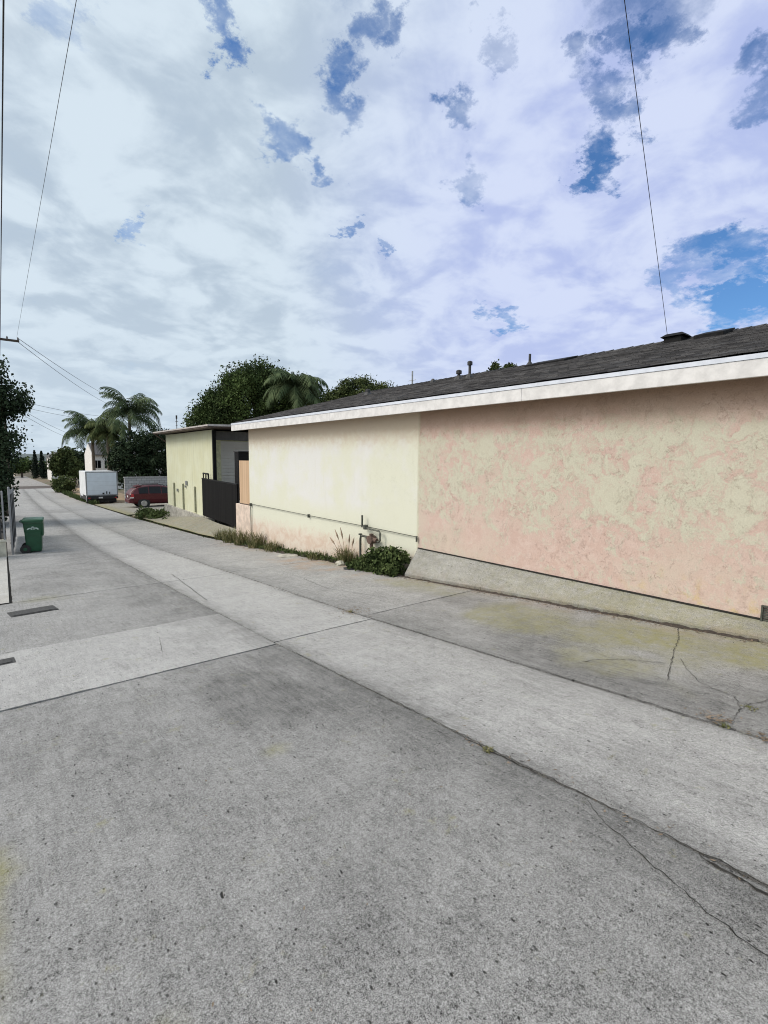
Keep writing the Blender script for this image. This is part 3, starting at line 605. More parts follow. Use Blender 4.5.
def roof_pipe(px, pyt, X, r, cap):
    y, zt = on_roof(px, pyt, X); b = MB(); b.tube([(X, y, rz_(X) - .03), (X, y, zt)], r, 10)
    if cap: b.tube([(X, y, zt - .10), (X, y, zt - .02), (X, y, zt)], [r * 1.9, r * 1.9, r * .8], 10)
    o = obj('vent_pipe', b, M['ventpipe'], house, True, smooth=False)
    fl = MB(); fl.tube([(X, y, rz_(X) - .03), (X, y, rz_(X) + .02), (X, y, rz_(X) + .10)], [r * 3.4, r * 3.0, r * 1.1], 10); sh = world_off(house)
    q = obj('pipe_flashing', fl, M['ventpipe'], o); q.data.transform(Matrix.Translation(-sh))
    return o
roof_pipe(470, 361, 9.7, .035, True); roof_pipe(459, 370, 9.9, .04, True); roof_pipe(433, 379, 10.4, .03, False); roof_pipe(368, 389, 9.3, .04, True); roof_pipe(530, 354, 10.7, .03, False)
y, z = on_roof(677, 342, 10.72); v = MB(); v.box((10.5, y - .16, rz_(10.5) - .02), (10.86, y + .16, rz_(10.6) + .09)); v.hexa([(10.45, y - .22, rz_(10.6) + .092), (10.92, y - .22, rz_(10.6) + .092), (10.92, y + .22, rz_(10.6) + .092), (10.45, y + .22, rz_(10.6) + .092), (10.55, y - .15, rz_(10.6) + .16), (10.82, y - .15, rz_(10.6) + .16), (10.82, y + .15, rz_(10.6) + .16), (10.55, y + .15, rz_(10.6) + .16)])
obj('roof_vent', v, M['black'], house, True, bevel=.01)
for (pa, pb, X, hh) in (((700, 336), (730, 331), 10.62, .07), ((532, 362), (572, 358), 10.55, .05)):
    ya, yb = on_roof(*pb, X)[0], on_roof(*pa, X)[0]; v = MB()
    v.hexa([(X - .3, ya, rz_(X - .3) - .01), (X + .25, ya, rz_(X + .25) - .01), (X + .25, yb, rz_(X + .25) - .01), (X - .3, yb, rz_(X - .3) - .01), (X - .3, ya, rz_(X - .3) + hh), (X + .25, ya, rz_(X + .25) + hh), (X + .25, yb, rz_(X + .25) + hh), (X - .3, yb, rz_(X - .3) + hh)])
    obj('skylight', v, M['black'], house, True, bevel=.008)
gp = MB(); gp.tube([(6.165, 13.96, -.62), (6.165, 13.96, .30)], .013, 8); gp.tube([(6.165, 13.96, .34), (6.165, 11, .305), (6.165, 8.3, .285), (6.165, 6.70, .26)], .0075, 8); gp.box((6.14, 13.925, .28), (6.195, 13.995, .36)); gp.tube([(6.165, 6.70, .275), (6.165, 6.70, .17)], .017, 8)
for yb in (10.6,): gp.box((6.145, yb - .02, .25), (6.198, yb + .02, .33))
obj('gas_pipe', gp, M['pipe'], house, True)
gm = MB(); X = 6.10
gm.tube([(X, 8.36, -.6), (X, 8.36, .02), (X, 8.34, .09), (X, 8.10, .09)], .024, 8); gm.tube([(X, 8.36, .10), (X, 8.36, .13)], .04, 8)
gm.tube([(X, 8.30, .27), (X, 8.30, .52)], .02, 8); gm.tube([(X, 8.30, .29), (X, 8.15, .27), (X, 7.74, .25), (X, 7.70, .22), (X, 7.70, .06), (X, 7.74, .03), (X, 8.0, .03)], .019, 8)
gm.tube([(X + .0, 8.18, .24), (X, 8.18, .33)], [.05, .05], 10)
obj('joint_gap', MB().box((6.183, -6, .046), (6.199, 6.69, .064)), M['crack'], house, True)  # dark strip added to stand for the gap between wall and skirt
obj('gas_riser', gm, M['pipe'], house, True)
gr = MB(); gr.tube([(X - .06, 7.98, .05), (X + .07, 7.98, .05)], .085, 14); gr.tube([(X, 7.98, -.14), (X, 7.98, .17)], [.035, .045], 10); gr.tube([(X, 8.10, .07), (X, 7.80, .05)], .045, 10)
obj('gas_regulator', gr, M['rust'], house, True)
fv = MB(); fv.box((6.17, 1.36, .012), (6.198, 1.378, .205)); fv.box((6.17, 1.455, .012), (6.198, 1.472, .205)); fv.box((6.17, 1.379, .19), (6.198, 1.454, .205))
for k in range(6): fv.box((6.178, 1.379, .02 + k * .028), (6.19, 1.454, .034 + k * .028))
fv.box((6.185, 1.0, .06), (6.198, 1.355, .2)); obj('foundation_vent', fv, M['pipe'], house, True)

# ------------------------------------------------------------------ return wall, tan panel, gate
t = tag(obj('stucco_wall', MB().box((6.205, 14.103, -1.2), (6.36, 15.18, .27)), M['pinkbase'], bevel=.012), 'short low pink stucco wall under tan board panel at the house corner', 'wall')
tp = thing('fence_panel', 'tan vertical board fence panel standing on the low pink wall beside house corner', 'fence panel', (6.26, 14.1, .272))
obj('boards', MB().box((-.03, .012, .03), (-.005, .80, 1.34)), M['tan'], tp); 
for zq in (.2, 1.1): obj('rail', MB().box((-.003, .012, zq), (.04, .80, zq + .08)), M['tan'], tp)
obj('bottom_rail', MB().box((-.035, .012, 0), (.03, .80, .028)), M['browneave'], tp)
ga, gb = Vector((6.52, 15.75, -.66)), Vector((7.6, 22.3, -.9)); gl = (gb - ga).to_2d().length
gate = thing('driveway_gate', 'black boarded driveway gate between stucco house and yellow workshop', 'gate', ga, math.atan2(gb.y - ga.y, gb.x - ga.x))
sz = (gb.z - ga.z); pb_ = MB(); pb_.hexa([(.05, -.02, .06), (gl - .05, -.02, .06 + sz), (gl - .05, .02, .06 + sz), (.05, .02, .06), (.05, -.02, 1.46), (gl - .05, -.02, 1.68 + sz), (gl - .05, .02, 1.68 + sz), (.05, .02, 1.46)]); obj('board_panel', pb_, M['gate'], gate)
fr = MB()
for x0, x1 in ((.0, .05), (gl * .5 - .03, gl * .5 + .03), (gl - .05, gl)):
    fa = sz * x0 / gl; top = 1.5 + .22 * x0 / gl + fa; fr.box((x0, -.045, fa - .2), (x1, -.021, top))
fr.hexa([(.05, -.05, 1.46), (gl - .05, -.05, 1.68 + sz), (gl - .05, .03, 1.68 + sz), (.05, .03, 1.46), (.05, -.05, 1.5), (gl - .05, -.05, 1.72 + sz), (gl - .05, .03, 1.72 + sz), (.05, .03, 1.5)]); obj('frame', fr, M['black'], gate)
hp = MB()
for o_ in (.35, .95): hp.tube([(gl - o_, 0, 1.70 + sz), (gl - o_, 0, 1.93 + sz)], .03, 6)
hp.tube([(gl - 1.55, 0, 1.68 + sz), (gl - 1.5, 0, 1.93 + sz), (gl - .3, 0, 1.93 + sz)], .035, 6); obj('top_hoop', hp, M['black'], gate)
obj('latch_box', MB().box((.0, -.09, .75), (.16, -.05, .95)), M['plate'], gate)

sh = thing('dark_recess_box', 'black box standing in for the shadowed interior just above the tan board panel', 'dark box', (7.9, 19.0, -.85))  # plain black box added where a shadowed interior shows dark
obj('wall', MB().box((.02, .0, -.3), (1.6, .4, 2.78)), M['black'], sh); obj('roof', MB().hexa([(.0, -.04, 2.782), (1.64, -.04, 2.782), (1.64, .44, 2.782), (.0, .44, 2.782), (.0, -.04, 2.82), (1.64, -.04, 2.82), (1.64, .44, 2.84), (.0, .44, 2.84)]), M['ventpipe'], sh)  # body and lid of the added black box
# ------------------------------------------------------------------ workshop
ws = thing('workshop', 'flat roofed yellow workshop with grey roll-up door beside black gate', 'workshop', (7.8, 21.5, -1.3))
wb = MB(); wb.box((7.8, 22.3, -.93), (15.5, 28.35, 2.90)); wb.box((7.8, 21.52, -.93), (7.9, 22.298, 2.90)); obj('wall', wb, M['yellow'], ws, True)
cb = MB(); cb.hexa([(7.70, 21.6, -1.5), (7.86, 21.6, -1.5), (7.86, 28.7, -1.8), (7.70, 28.7, -1.8), (7.70, 21.6, -.97), (7.86, 21.6, -.97), (7.86, 28.7, -.78), (7.70, 28.7, -.78)]); obj('concrete_base', cb, M['oldbase'], ws, True, bevel=.015)
obj('corner_post', MB().box((7.80, 21.40, -.95), (7.935, 21.515, 2.88)), M['black'], ws, True)
obj('door_trim', MB().box((8.06, 22.1, -.9), (8.40, 22.296, 2.49)), M['yellowtrim'], ws, True)
obj('board_siding', MB().box((7.92, 22.15, 2.5), (15.0, 22.297, 2.88)), M['greysiding'], ws, True)
rd = MB(); ns = 44
for k in range(ns):
    z0 = -.9 + k * 3.35 / ns; rd.box((8.42, 22.19 + (.035 if k % 2 else 0), z0), (12.6, 22.297, z0 + 3.35 / ns - .002))
obj('roll_door', rd, M['rolldoor'], ws, True)
rf = MB(); rf.hexa([(7.28, 20.5, 2.935), (15.9, 20.5, 3.15), (15.9, 28.75, 3.15), (7.28, 28.75, 2.935), (7.28, 20.5, 3.03), (15.9, 20.5, 3.26), (15.9, 28.75, 3.26), (7.28, 28.75, 3.03)]); rfo = obj('roof', rf, M['browneave'], ws, True)
tr = MB(); tr.hexa([(7.29, 20.46, 2.98), (15.9, 20.46, 3.2), (15.9, 20.498, 3.2), (7.29, 20.498, 2.98), (7.29, 20.46, 3.06), (15.9, 20.46, 3.28), (15.9, 20.498, 3.28), (7.29, 20.498, 3.06)]); obj('roof_trim', tr, M['eavetrim'], ws, True)
ta = MB(); ta.box((7.255, 20.46, 2.99), (7.278, 28.75, 3.05)); obj('eave_strip', ta, M['eavetrim'], ws, True)
st_ = MB(); st_.tube([(7.32, 28.6, 2.92), (7.84, 28.5, 2.55)], .035, 6); obj('roof_strut', st_, M['browneave'], ws, True)
for yp, zt in ((27.05, .40), (25.57, .41), (23.8, .34)):
    cp = MB(); cp.tube([(7.76, yp, -.85), (7.76, yp, zt)], .045, 8); cp.tube([(7.76, yp, zt), (7.76, yp, zt + .03)], [.055, .02], 8); obj('conduit', cp, plain('conduit_paint', (.34, .34, .24), .7), ws, True)
for yb, zb, s_ in ((25.04, .48, .10), (26.5, .06, .07), (25.2, .3, .05)): obj('outlet_box', MB().box((7.74, yb - s_, zb - s_), (7.797, yb + s_, zb + s_)), M['grey'], ws, True, bevel=.006)
an = MB(); Xa = 8.4; an.tube([(Xa, 28.4, 3.0), (Xa, 28.4, 3.95)], .018, 6); an.tube([(Xa, 28.15, 3.65), (Xa, 28.65, 3.65)], .014, 6); an.tube([(Xa, 28.25, 3.45), (Xa, 28.55, 3.45)], .014, 6); an.box((Xa - .03, 28.35, 3.8), (Xa + .03, 28.45, 3.98)); obj('roof_antenna', an, M['ventpipe'], ws, True)
tag(obj('block_wall', MB().box((9.1, 45.2, -2.3), (19, 45.4, .05)).box((9.08, 45.17, .052), (19.02, 45.43, .13)), M['block']), 'pale grey block wall behind the red car', 'wall')
# ------------------------------------------------------------------ vehicles
def wheel(root, x, y, z, r, wd, axis, rimmat):
    """axis 'x' or 'y' is the axle direction"""
    ax = Vector((1, 0, 0)) if axis == 'x' else Vector((0, 1, 0)); c = Vector((x, y, z))
    b = MB(); n = 24
    b.tube([c - ax * wd / 2, c - ax * wd * .42, c + ax * wd * .42, c + ax * wd / 2], [r * .9, r, r, r * .9], n); w_ = obj('wheel', b, M['rubber'], root, smooth=False)
    h = MB(); h.tube([c - ax * (wd / 2 + .012), c - ax * (wd / 2 - .01), c + ax * (wd / 2 - .01), c + ax * (wd / 2 + .012)], [r * .60, r * .66, r * .66, r * .60], n); h.tube([c - ax * (wd / 2 + .03), c + ax * (wd / 2 + .03)], r * .16, 10); obj('rim', h, rimmat, w_)
    return w_
# box truck: rear at local y = 0, nose towards +y
trk = thing('box_truck', 'white box truck seen from behind, parked beside the alley', 'truck', (7.86, 47.6, float(zr(47.6)) - .02), math.radians(-1.5))
tb = MB(); tb.box((-1.18, .03, .70), (1.18, 4.2, 2.70)); obj('cargo_box', tb, M['white'], trk, bevel=.03)
fe = MB(); fe.prism([(-1.19, -.02, .68), (1.19, -.02, .68), (1.19, -.02, 2.72), (-1.19, -.02, 2.72)], (0, .04, 0)); obj('rear_frame', fe, M['grey'], trk, bevel=.008)
rdoor = MB()
for k in range(5): rdoor.box((-1.09, -.034, .78 + k * .368), (1.09, -.021, .78 + (k + 1) * .368 - .006))
rdo = obj('roll_door', rdoor, M['truckdoor'], trk); 
for xa, xb, za, zb in ((.0, .14, .80, .93), (.28, .36, .82, 1.04), (.5, .57, .81, 1.0)): obj('door_latch', MB().box((xa, -.06, za), (xb, -.036, zb)), M['dark'], rdo)
bp = MB(); bp.box((-1.16, -.14, .42), (1.16, .02, .66)); obj('bumper', bp, M['dark'], trk, bevel=.015)
obj('chassis', MB().box((-.95, .1, .16), (.95, 5.6, .68)), M['dark'], trk)
for sx in (-1, 1): obj('mud_flap', MB().box((sx * .86 - .25, .42, .06), (sx * .86 + .25, .44, .69)), M['dark'], trk)
for sx in (-1, 1): obj('tail_light', MB().box((sx * .98 - .09, -.155, .48), (sx * .98 + .09, -.14, .55)), M['lens'], trk, bevel=.005)
obj('licence_plate', MB().box((-.30, -.155, .47), (.0, -.142, .59)), M['plate'], trk)
cab = MB(); cab.loft([[(sx * w_ , y_, z_) for sx, z_ in ((-1, zb), (1, zb), (1, zm), (.88, zt), (-.88, zt), (-1, zm))] for y_, w_, zb, zm, zt in ((4.22, .98, .4, 1.35, 2.05), (4.9, .98, .4, 1.35, 2.1), (5.5, .98, .4, 1.3, 1.55), (6.5, .95, .42, 1.05, 1.15), (6.7, .9, .5, .9, 1.0))]); cabo = obj('cab', cab, M['white'], trk, bevel=.04)
for sx in (-1, 1):
    wn = MB(); wn.hexa([(sx * .975, 4.5, 1.42), (sx * .99, 4.5, 1.42), (sx * .99, 5.35, 1.42), (sx * .975, 5.35, 1.42), (sx * .90, 4.5, 1.95), (sx * .92, 4.5, 1.95), (sx * .93, 5.0, 1.95), (sx * .90, 5.0, 1.95)]); obj('window', wn, M['glass'], cabo)
    mi = MB(); mi.box((sx * 1.08 - .1, 5.2, 1.4), (sx * 1.08 + .1, 5.26, 1.75)); mi.tube([(sx * .97, 5.3, 1.45), (sx * 1.08, 5.25, 1.5)], .02, 6); obj('wing_mirror', mi, M['dark'], cabo)
ws_ = MB(); ws_.hexa([(-.85, 5.52, 1.55), (.85, 5.52, 1.55), (.85, 5.54, 1.56), (-.85, 5.54, 1.56), (-.8, 4.96, 2.06), (.8, 4.96, 2.06), (.8, 5.0, 2.09), (-.8, 5.0, 2.09)]); obj('windscreen', ws_, M['glass'], cabo)
for sx in (-1, 1):
    wheel(trk, sx * .85, .95, .39, .39, .42, 'x', M['chrome']); wheel(trk, sx * .85, 5.75, .39, .39, .24, 'x', M['chrome'])

# red estate car / SUV: rear at local x = 0, nose towards +x
car = thing('parked_car', 'dark red hatchback SUV parked nose-in beside the yellow workshop', 'car', (8.15, 39.75, float(zr(39.6)) + .045), math.radians(-2))
def ring(x, zb, zm, zt, wb_, wm, wt):
    half = [(-wb_ * .8, zb - .02), (wb_ * .8, zb - .02), (wb_, zb + .10), (wm + .02, zb + .33), (wm, zm), (wt + (wm - wt) * .45, zm + (zt - zm) * .5), (wt, zt - .05), (wt * .82, zt), (-wt * .82, zt), (-wt, zt - .05), (-(wt + (wm - wt) * .45), zm + (zt - zm) * .5), (-wm, zm), (-wm - .02, zb + .33), (-wb_, zb + .10)]
    return [(x, a, z_) for a, z_ in half]
st = [(0.02, .42, .95, 1.00, .74, .80, .72), (.10, .36, .98, 1.15, .82, .87, .74), (.30, .32, 1.0, 1.34, .85, .90, .70), (.62, .30, 1.0, 1.53, .86, .91, .68), (1.3, .28, 1.0, 1.61, .86, .92, .69), (2.1, .28, .99, 1.60, .86, .92, .69), (2.7, .28, .98, 1.48, .86, .92, .68), (3.25, .28, .97, 1.12, .86, .91, .72), (3.5, .28, .95, 1.02, .86, .90, .76), (4.2, .32, .88, .95, .82, .86, .70), (4.45, .42, .76, .82, .70, .74, .60)]
cbm = MB(); cbm.loft([ring(*q) for q in st]); body = obj('body', cbm, M['red'], car, smooth=False, bevel=.03)
def side_w(s_, x):      # interpolate the section at x
    for a, b_ in zip(st, st[1:]):
        if a[0] <= x <= b_[0]:
            k = (x - a[0]) / (b_[0] - a[0]); return [p + (q - p) * k for p, q in zip(a, b_)]
for sy in (-1, 1):
    for x0, x1 in ((.60, 1.22), (1.30, 2.08), (2.16, 2.95)):
        g_ = MB(); pts = []
        xs_ = np.linspace(x0, x1, 5)
        for x in xs_:
            q = side_w(0, x); zm, zt, wm, wt = q[2], q[3], q[5], q[6]
            zl = zm + .03; zh = max(zl + .02, zt - .10)
            wl = wm + (wt - wm) * .05; wh = wt + (wm - wt) * .14
            pts.append(((x, sy * (wl + .012), zl), (x, sy * (wh + .022), zh)))
        vs = [p for pr in pts for p in pr]; g_.add(vs, [(2 * i, 2 * i + 1, 2 * i + 3, 2 * i + 2) for i in range(4)])
        go = obj('side_window', g_, M['glass'], car); sol = go.modifiers.new('thick', 'SOLIDIFY'); sol.thickness = .012
    tl = MB(); tl.hexa([(.03, sy * .60, .78), (.06, sy * .87, .78), (.28, sy * .935, .80), (.2, sy * .7, .80), (.10, sy * .60, 1.02), (.11, sy * .87, 1.02), (.26, sy * .92, 1.0), (.25, sy * .7, 1.0)]); obj('tail_light', tl, M['lens'], car)
    cl = MB(); cl.hexa([(.015, sy * .62, .70), (.05, sy * .87, .70), (.24, sy * .93, .72), (.2, sy * .7, .72), (.025, sy * .62, .78), (.05, sy * .87, .78), (.26, sy * .93, .795), (.2, sy * .7, .795)]); obj('reverse_light', cl, M['silver'], car)
    hl = MB(); hl.hexa([(4.0, sy * .62, .68), (4.3, sy * .62, .68), (4.28, sy * .80, .68), (4.0, sy * .88, .68), (4.0, sy * .62, .86), (4.26, sy * .62, .82), (4.22, sy * .80, .82), (4.0, sy * .87, .86)]); obj('headlight', hl, M['silver'], car)
    mr = MB(); mr.box((2.95, sy * 1.02 - .09, 1.0), (3.07, sy * 1.02 + .09, 1.15)); obj('wing_mirror', mr, M['red'], car, bevel=.03)
    rr = MB(); rr.tube([(.8, sy * .60, 1.56), (.9, sy * .60, 1.65), (2.2, sy * .60, 1.66), (2.4, sy * .60, 1.55)], .02, 6); obj('roof_rail', rr, M['dark'], car)
    for k, xh in enumerate((1.45, 2.3)): obj('door_handle', MB().box((xh, sy * .945 - .012, .90), (xh + .16, sy * .945 + .012, .93)), M['red'], car)
    for xw in (.92, 3.55):
        wa_ = MB(); wa_.tube([(xw, sy * .70, .34), (xw, sy * .925, .34)], .40, 24); obj('wheel_arch', wa_, M['dark'], car); wheel(car, xw, sy * .83, .32, .335, .22, 'y', M['chrome'])
rw = MB(); rw.hexa([(.105, -.66, 1.10), (.105, .66, 1.10), (.13, .66, 1.10), (.13, -.66, 1.10), (.44, -.58, 1.44), (.44, .58, 1.44), (.48, .58, 1.44), (.48, -.58, 1.44)]); obj('rear_window', rw, M['glass'], car)
fw = MB(); fw.hexa([(2.74, -.62, 1.54), (2.74, .62, 1.54), (2.78, .62, 1.55), (2.78, -.62, 1.55), (3.24, -.72, 1.12), (3.24, .72, 1.12), (3.28, .72, 1.14), (3.28, -.72, 1.14)]); obj('windscreen', fw, M['glass'], car)
rbm = MB(); rbm.loft([[(x, a, z_) for a, z_ in ((-hw, .36), (hw, .36), (hw, .62), (-hw, .62))] for x, hw in ((-.06, .70), (-.03, .84), (.22, .94))]); obj('rear_bumper', rbm, M['red'], car, bevel=.03)
obj('licence_plate', MB().box((-.0, -.16, .74), (.025, .16, .86)), M['plate'], car); sp = MB(); sp.hexa([(.44, -.58, 1.49), (.44, .58, 1.49), (.8, .58, 1.57), (.8, -.58, 1.57), (.44, -.58, 1.52), (.44, .58, 1.52), (.8, .58, 1.62), (.8, -.58, 1.62)]); obj('spoiler', sp, M['red'], car)

# ------------------------------------------------------------------ wheeled bin
bz = float(zr(18.4)); wbn = thing('wheeled_bin', 'dark green wheeled rubbish bin standing alone at left edge of alley', 'bin', (1.13, 18.2, float(zr(18.2))), math.radians(-7))
bb = MB()
def rr_(hx, hy, z_, r_=.05, n=4):
    o_ = []
    for cx_, cy_, a0 in ((hx - r_, hy - r_, 0), (-hx + r_, hy - r_, 90), (-hx + r_, -hy + r_, 180), (hx - r_, -hy + r_, 270)):
        for k in range(n + 1): a = math.radians(a0 + 90 * k / n); o_.append((cx_ + r_ * math.cos(a), cy_ + r_ * math.sin(a), z_))
    return o_
bb.loft([rr_(.185, .235, .05), rr_(.19, .245, .10), rr_(.215, .285, .62), rr_(.222, .295, .66), rr_(.235, .32, .90), rr_(.252, .345, .905), rr_(.252, .345, .945)]); bin_body = obj('body', bb, M['bin'], wbn)
lb = MB(); lb.loft([rr_(.262, .36, .947), rr_(.265, .365, .99), rr_(.235, .32, 1.02), rr_(.15, .2, 1.03)]); obj('lid', lb, M['binlid'], wbn)
obj('side_rib', MB().box((.212, -.27, .50), (.255, .2, .90)), M['bin'], wbn, bevel=.02)
hb = MB(); hb.tube([(-.25, -.22, .93), (-.31, -.22, .95), (-.31, .22, .95), (-.25, .22, .93)], .018, 8); obj('handle', hb, M['bin'], wbn)
for sy in (-1, 1):
    wb2 = MB(); wb2.tube([(-.21, sy * .245, .13), (-.21, sy * .30, .13)], .13, 20); w2 = obj('wheel', wb2, M['rubber'], wbn); h2 = MB(); h2.tube([(-.21, sy * .301, .13), (-.21, sy * .308, .13)], .05, 14); obj('hub', h2, M['bin'], w2)
em = MB()                                                            # pale printed emblem: a small dome over a wide double arc
def arc(cx_, cz_, r0, r1, a0, a1, n=12):
    vs = []
    for k in range(n + 1):
        a = math.radians(a0 + (a1 - a0) * k / n); yb_ = -.292 - .0
        for r_ in (r0, r1):
            zz_ = cz_ + r_ * math.sin(a); dep = -(.245 + (zz_ - .10) / .52 * .04 if zz_ < .62 else .285 + max(0, zz_ - .62) / .28 * .035) - .006; vs.append((cx_ + r_ * math.cos(a), dep, zz_))
    em.add(vs, [(2 * i, 2 * i + 1, 2 * i + 3, 2 * i + 2) for i in range(n)])
arc(0, .755, .0, .045, 0, 180); arc(-.075, .69, .04, .075, 20, 165); arc(.075, .69, .04, .075, 15, 160); arc(0, .70, .05, .08, 30, 150)
emo = obj('emblem', em, M['binmark'], bin_body); emo.modifiers.new('thick', 'SOLIDIFY').thickness = .003

# ------------------------------------------------------------------ left edge: fence, block wall, covers
yf = thing('metal_fence', 'dark picket fence with pale posts standing on the low pale block wall', 'fence', (.43, 17.53, float(zr(17.53)) + .48))
pk = MB()
for k in range(34):
    if k % 4: pk.box((-.06 - k * .10, -.012, .03), (.015 - k * .10, .012, 1.22))
pk.box((-3.6, .013, .2), (.02, .04, .26)); pk.box((-3.6, .013, 1.0), (.02, .04, 1.06)); obj('pickets', pk, M['fence'], yf)
for x in (-.02, -1.6, -3.2): obj('post', MB().tube([(x, -.03, -.02), (x, -.03, 1.36), (x, -.03, 1.38)], [.022, .022, .01], 10), M['post'], yf)
fn = thing('metal_fence', 'dark slatted metal fence with pale posts along left edge of alley', 'fence', (.58, 17.9, float(zr(17.9))))
def fpos(y): return .58 + .055 * (y - 17.9)
ps = [17.9, 19.9, 21.9, 23.9]
for y0, y1 in zip(ps, ps[1:]):
    pn = MB()
    for k in range(int((y1 - y0) / .11)):
        ya = y0 + .06 + k * .11; zb = float(zr(ya)); x = fpos(ya); pn.box((x - .012, ya, zb + .06), (x + .012, ya + .09, zb + 1.72 + .02 * math.sin(k * 3.1)))
    for zz_ in (.3, 1.5): pn.hexa([(fpos(y0) - .035, y0 + .05, float(zr(y0)) + zz_), (fpos(y0) - .013, y0 + .05, float(zr(y0)) + zz_), (fpos(y1) - .013, y1 - .05, float(zr(y1)) + zz_), (fpos(y1) - .035, y1 - .05, float(zr(y1)) + zz_), (fpos(y0) - .035, y0 + .05, float(zr(y0)) + zz_ + .05), (fpos(y0) - .013, y0 + .05, float(zr(y0)) + zz_ + .05), (fpos(y1) - .013, y1 - .05, float(zr(y1)) + zz_ + .05), (fpos(y1) - .035, y1 - .05, float(zr(y1)) + zz_ + .05)])
    obj('slat_panel', pn, M['fence'], fn, True)
for i, y0 in enumerate(ps):
    zb = float(zr(y0)); x = fpos(y0); hh = 1.95 if i == 0 else 1.85; r_ = .022 if i else .028
    pp = MB(); pp.tube([(x, y0, zb - .1), (x, y0, zb + hh), (x, y0, zb + hh + .02)], [r_, r_, r_ * .5], 10); obj('post', pp, M['post'], fn, True)
tag(obj('block_wall', MB().box((-3.2, 17.45, float(zr(17.6)) - .1), (.43, 17.62, float(zr(17.6)) + .42)).box((-3.22, 17.43, float(zr(17.6)) + .422), (.45, 17.64, float(zr(17.6)) + .48)), M['palewall'], bevel=.01), 'low pale block wall at the left edge by the slatted fence', 'wall')
bs = thing('shed_door_sheet', 'pale blue corrugated sheet standing behind the slatted fence', 'metal sheet', (-.45, 19.0, float(zr(19.0))))
cs = MB(); vs = [(x_ * .06 - 1.0, .02 * (k_ % 2), z_) for z_ in (.8, 2.02) for k_, x_ in enumerate(range(30))]; cs.add(vs, [(i, i + 1, 31 + i, 30 + i) for i in range(29)]); q = obj('corrugated_sheet', cs, M['blue'], bs); q.modifiers.new('thick', 'SOLIDIFY').thickness = .008

for xa in (-.9, .58): obj('post', MB().box((xa, .03, -.1), (xa + .08, .09, 2.0)), M['wood'], bs)
obj('rail', MB().box((-.98, .092, 1.0), (.72, .13, 1.06)), M['wood'], bs)
def cover(name, label, x0, x1, y0, y1, ang_):
    c_ = thing(name, label, 'cover', ((x0 + x1) / 2, (y0 + y1) / 2, float(zr((y0 + y1) / 2)) + .004)); c_.rotation_euler = (math.atan(-.065), 0, ang_)
    hx, hy = (x1 - x0) / 2, (y1 - y0) / 2; obj('cover_plate', MB().box((-hx, -hy, 0), (hx, hy, .012)), M['iron'], c_, bevel=.004)
    obj('cover_frame', MB().loft([[(u * (hx + .03), v * (hy + .03), z_) for u, v in ((-1, -1), (1, -1), (1, 1), (-1, 1))] for z_ in (-.03, .004)]), M['iron'], c_)
cover('utility_cover', 'long dark iron cover set in the concrete by left edge, farther one', .22, .72, 8.50, 8.82, .10)
cover('utility_cover', 'dark iron cover cut by the left picture edge, nearer one', -.30, .13, 6.06, 6.22, .05)

# ------------------------------------------------------------------ trees and plants
def leaf_cloud(centers, radii, n_per, size, spread, rs, droop=0.0, elong=1.6):
    """many small leaf faces gathered round clump centres"""
    c = np.repeat(centers, n_per, 0); r = np.repeat(radii, n_per)[:, None]
    p = c + np.clip(rs.normal(0, 1, c.shape), -1.7, 1.7) * r * spread
    a = rs.normal(0, 1, c.shape); a[:, 2] -= droop; a /= np.linalg.norm(a, axis=1)[:, None]
    b_ = np.cross(a, rs.normal(0, 1, c.shape)); b_ /= np.linalg.norm(b_, axis=1)[:, None]
    s_ = size * rs.uniform(.6, 1.35, (len(p), 1)); a = a * s_ * elong * .5; b_ = b_ * s_ * .5
    mid = np.cross(a, b_); mid /= np.maximum(1e-6, np.linalg.norm(mid, axis=1)[:, None]); mid *= s_ * .12
    v = np.stack([p - a, p + b_ - mid, p + a, p - b_ - mid], 1).reshape(-1, 3); n = len(p)
    return v, np.arange(n * 4).reshape(n, 4)
def fast_mesh(name, v, f_, mat, parent, loc):
    me = bpy.data.meshes.new(name); n = len(v); k = len(f_); w_ = f_.shape[1]
    me.vertices.add(n); me.vertices.foreach_set('co', (v - np.array(loc)).ravel()); me.loops.add(k * w_); me.loops.foreach_set('vertex_index', f_.ravel().astype(np.int32))
    me.polygons.add(k); me.polygons.foreach_set('loop_start', (np.arange(k) * w_).astype(np.int32)); me.update(calc_edges=True); me.validate()
    me.materials.append(mat); o = bpy.data.objects.new(name, me); C.objects.link(o); o.parent = parent; return o
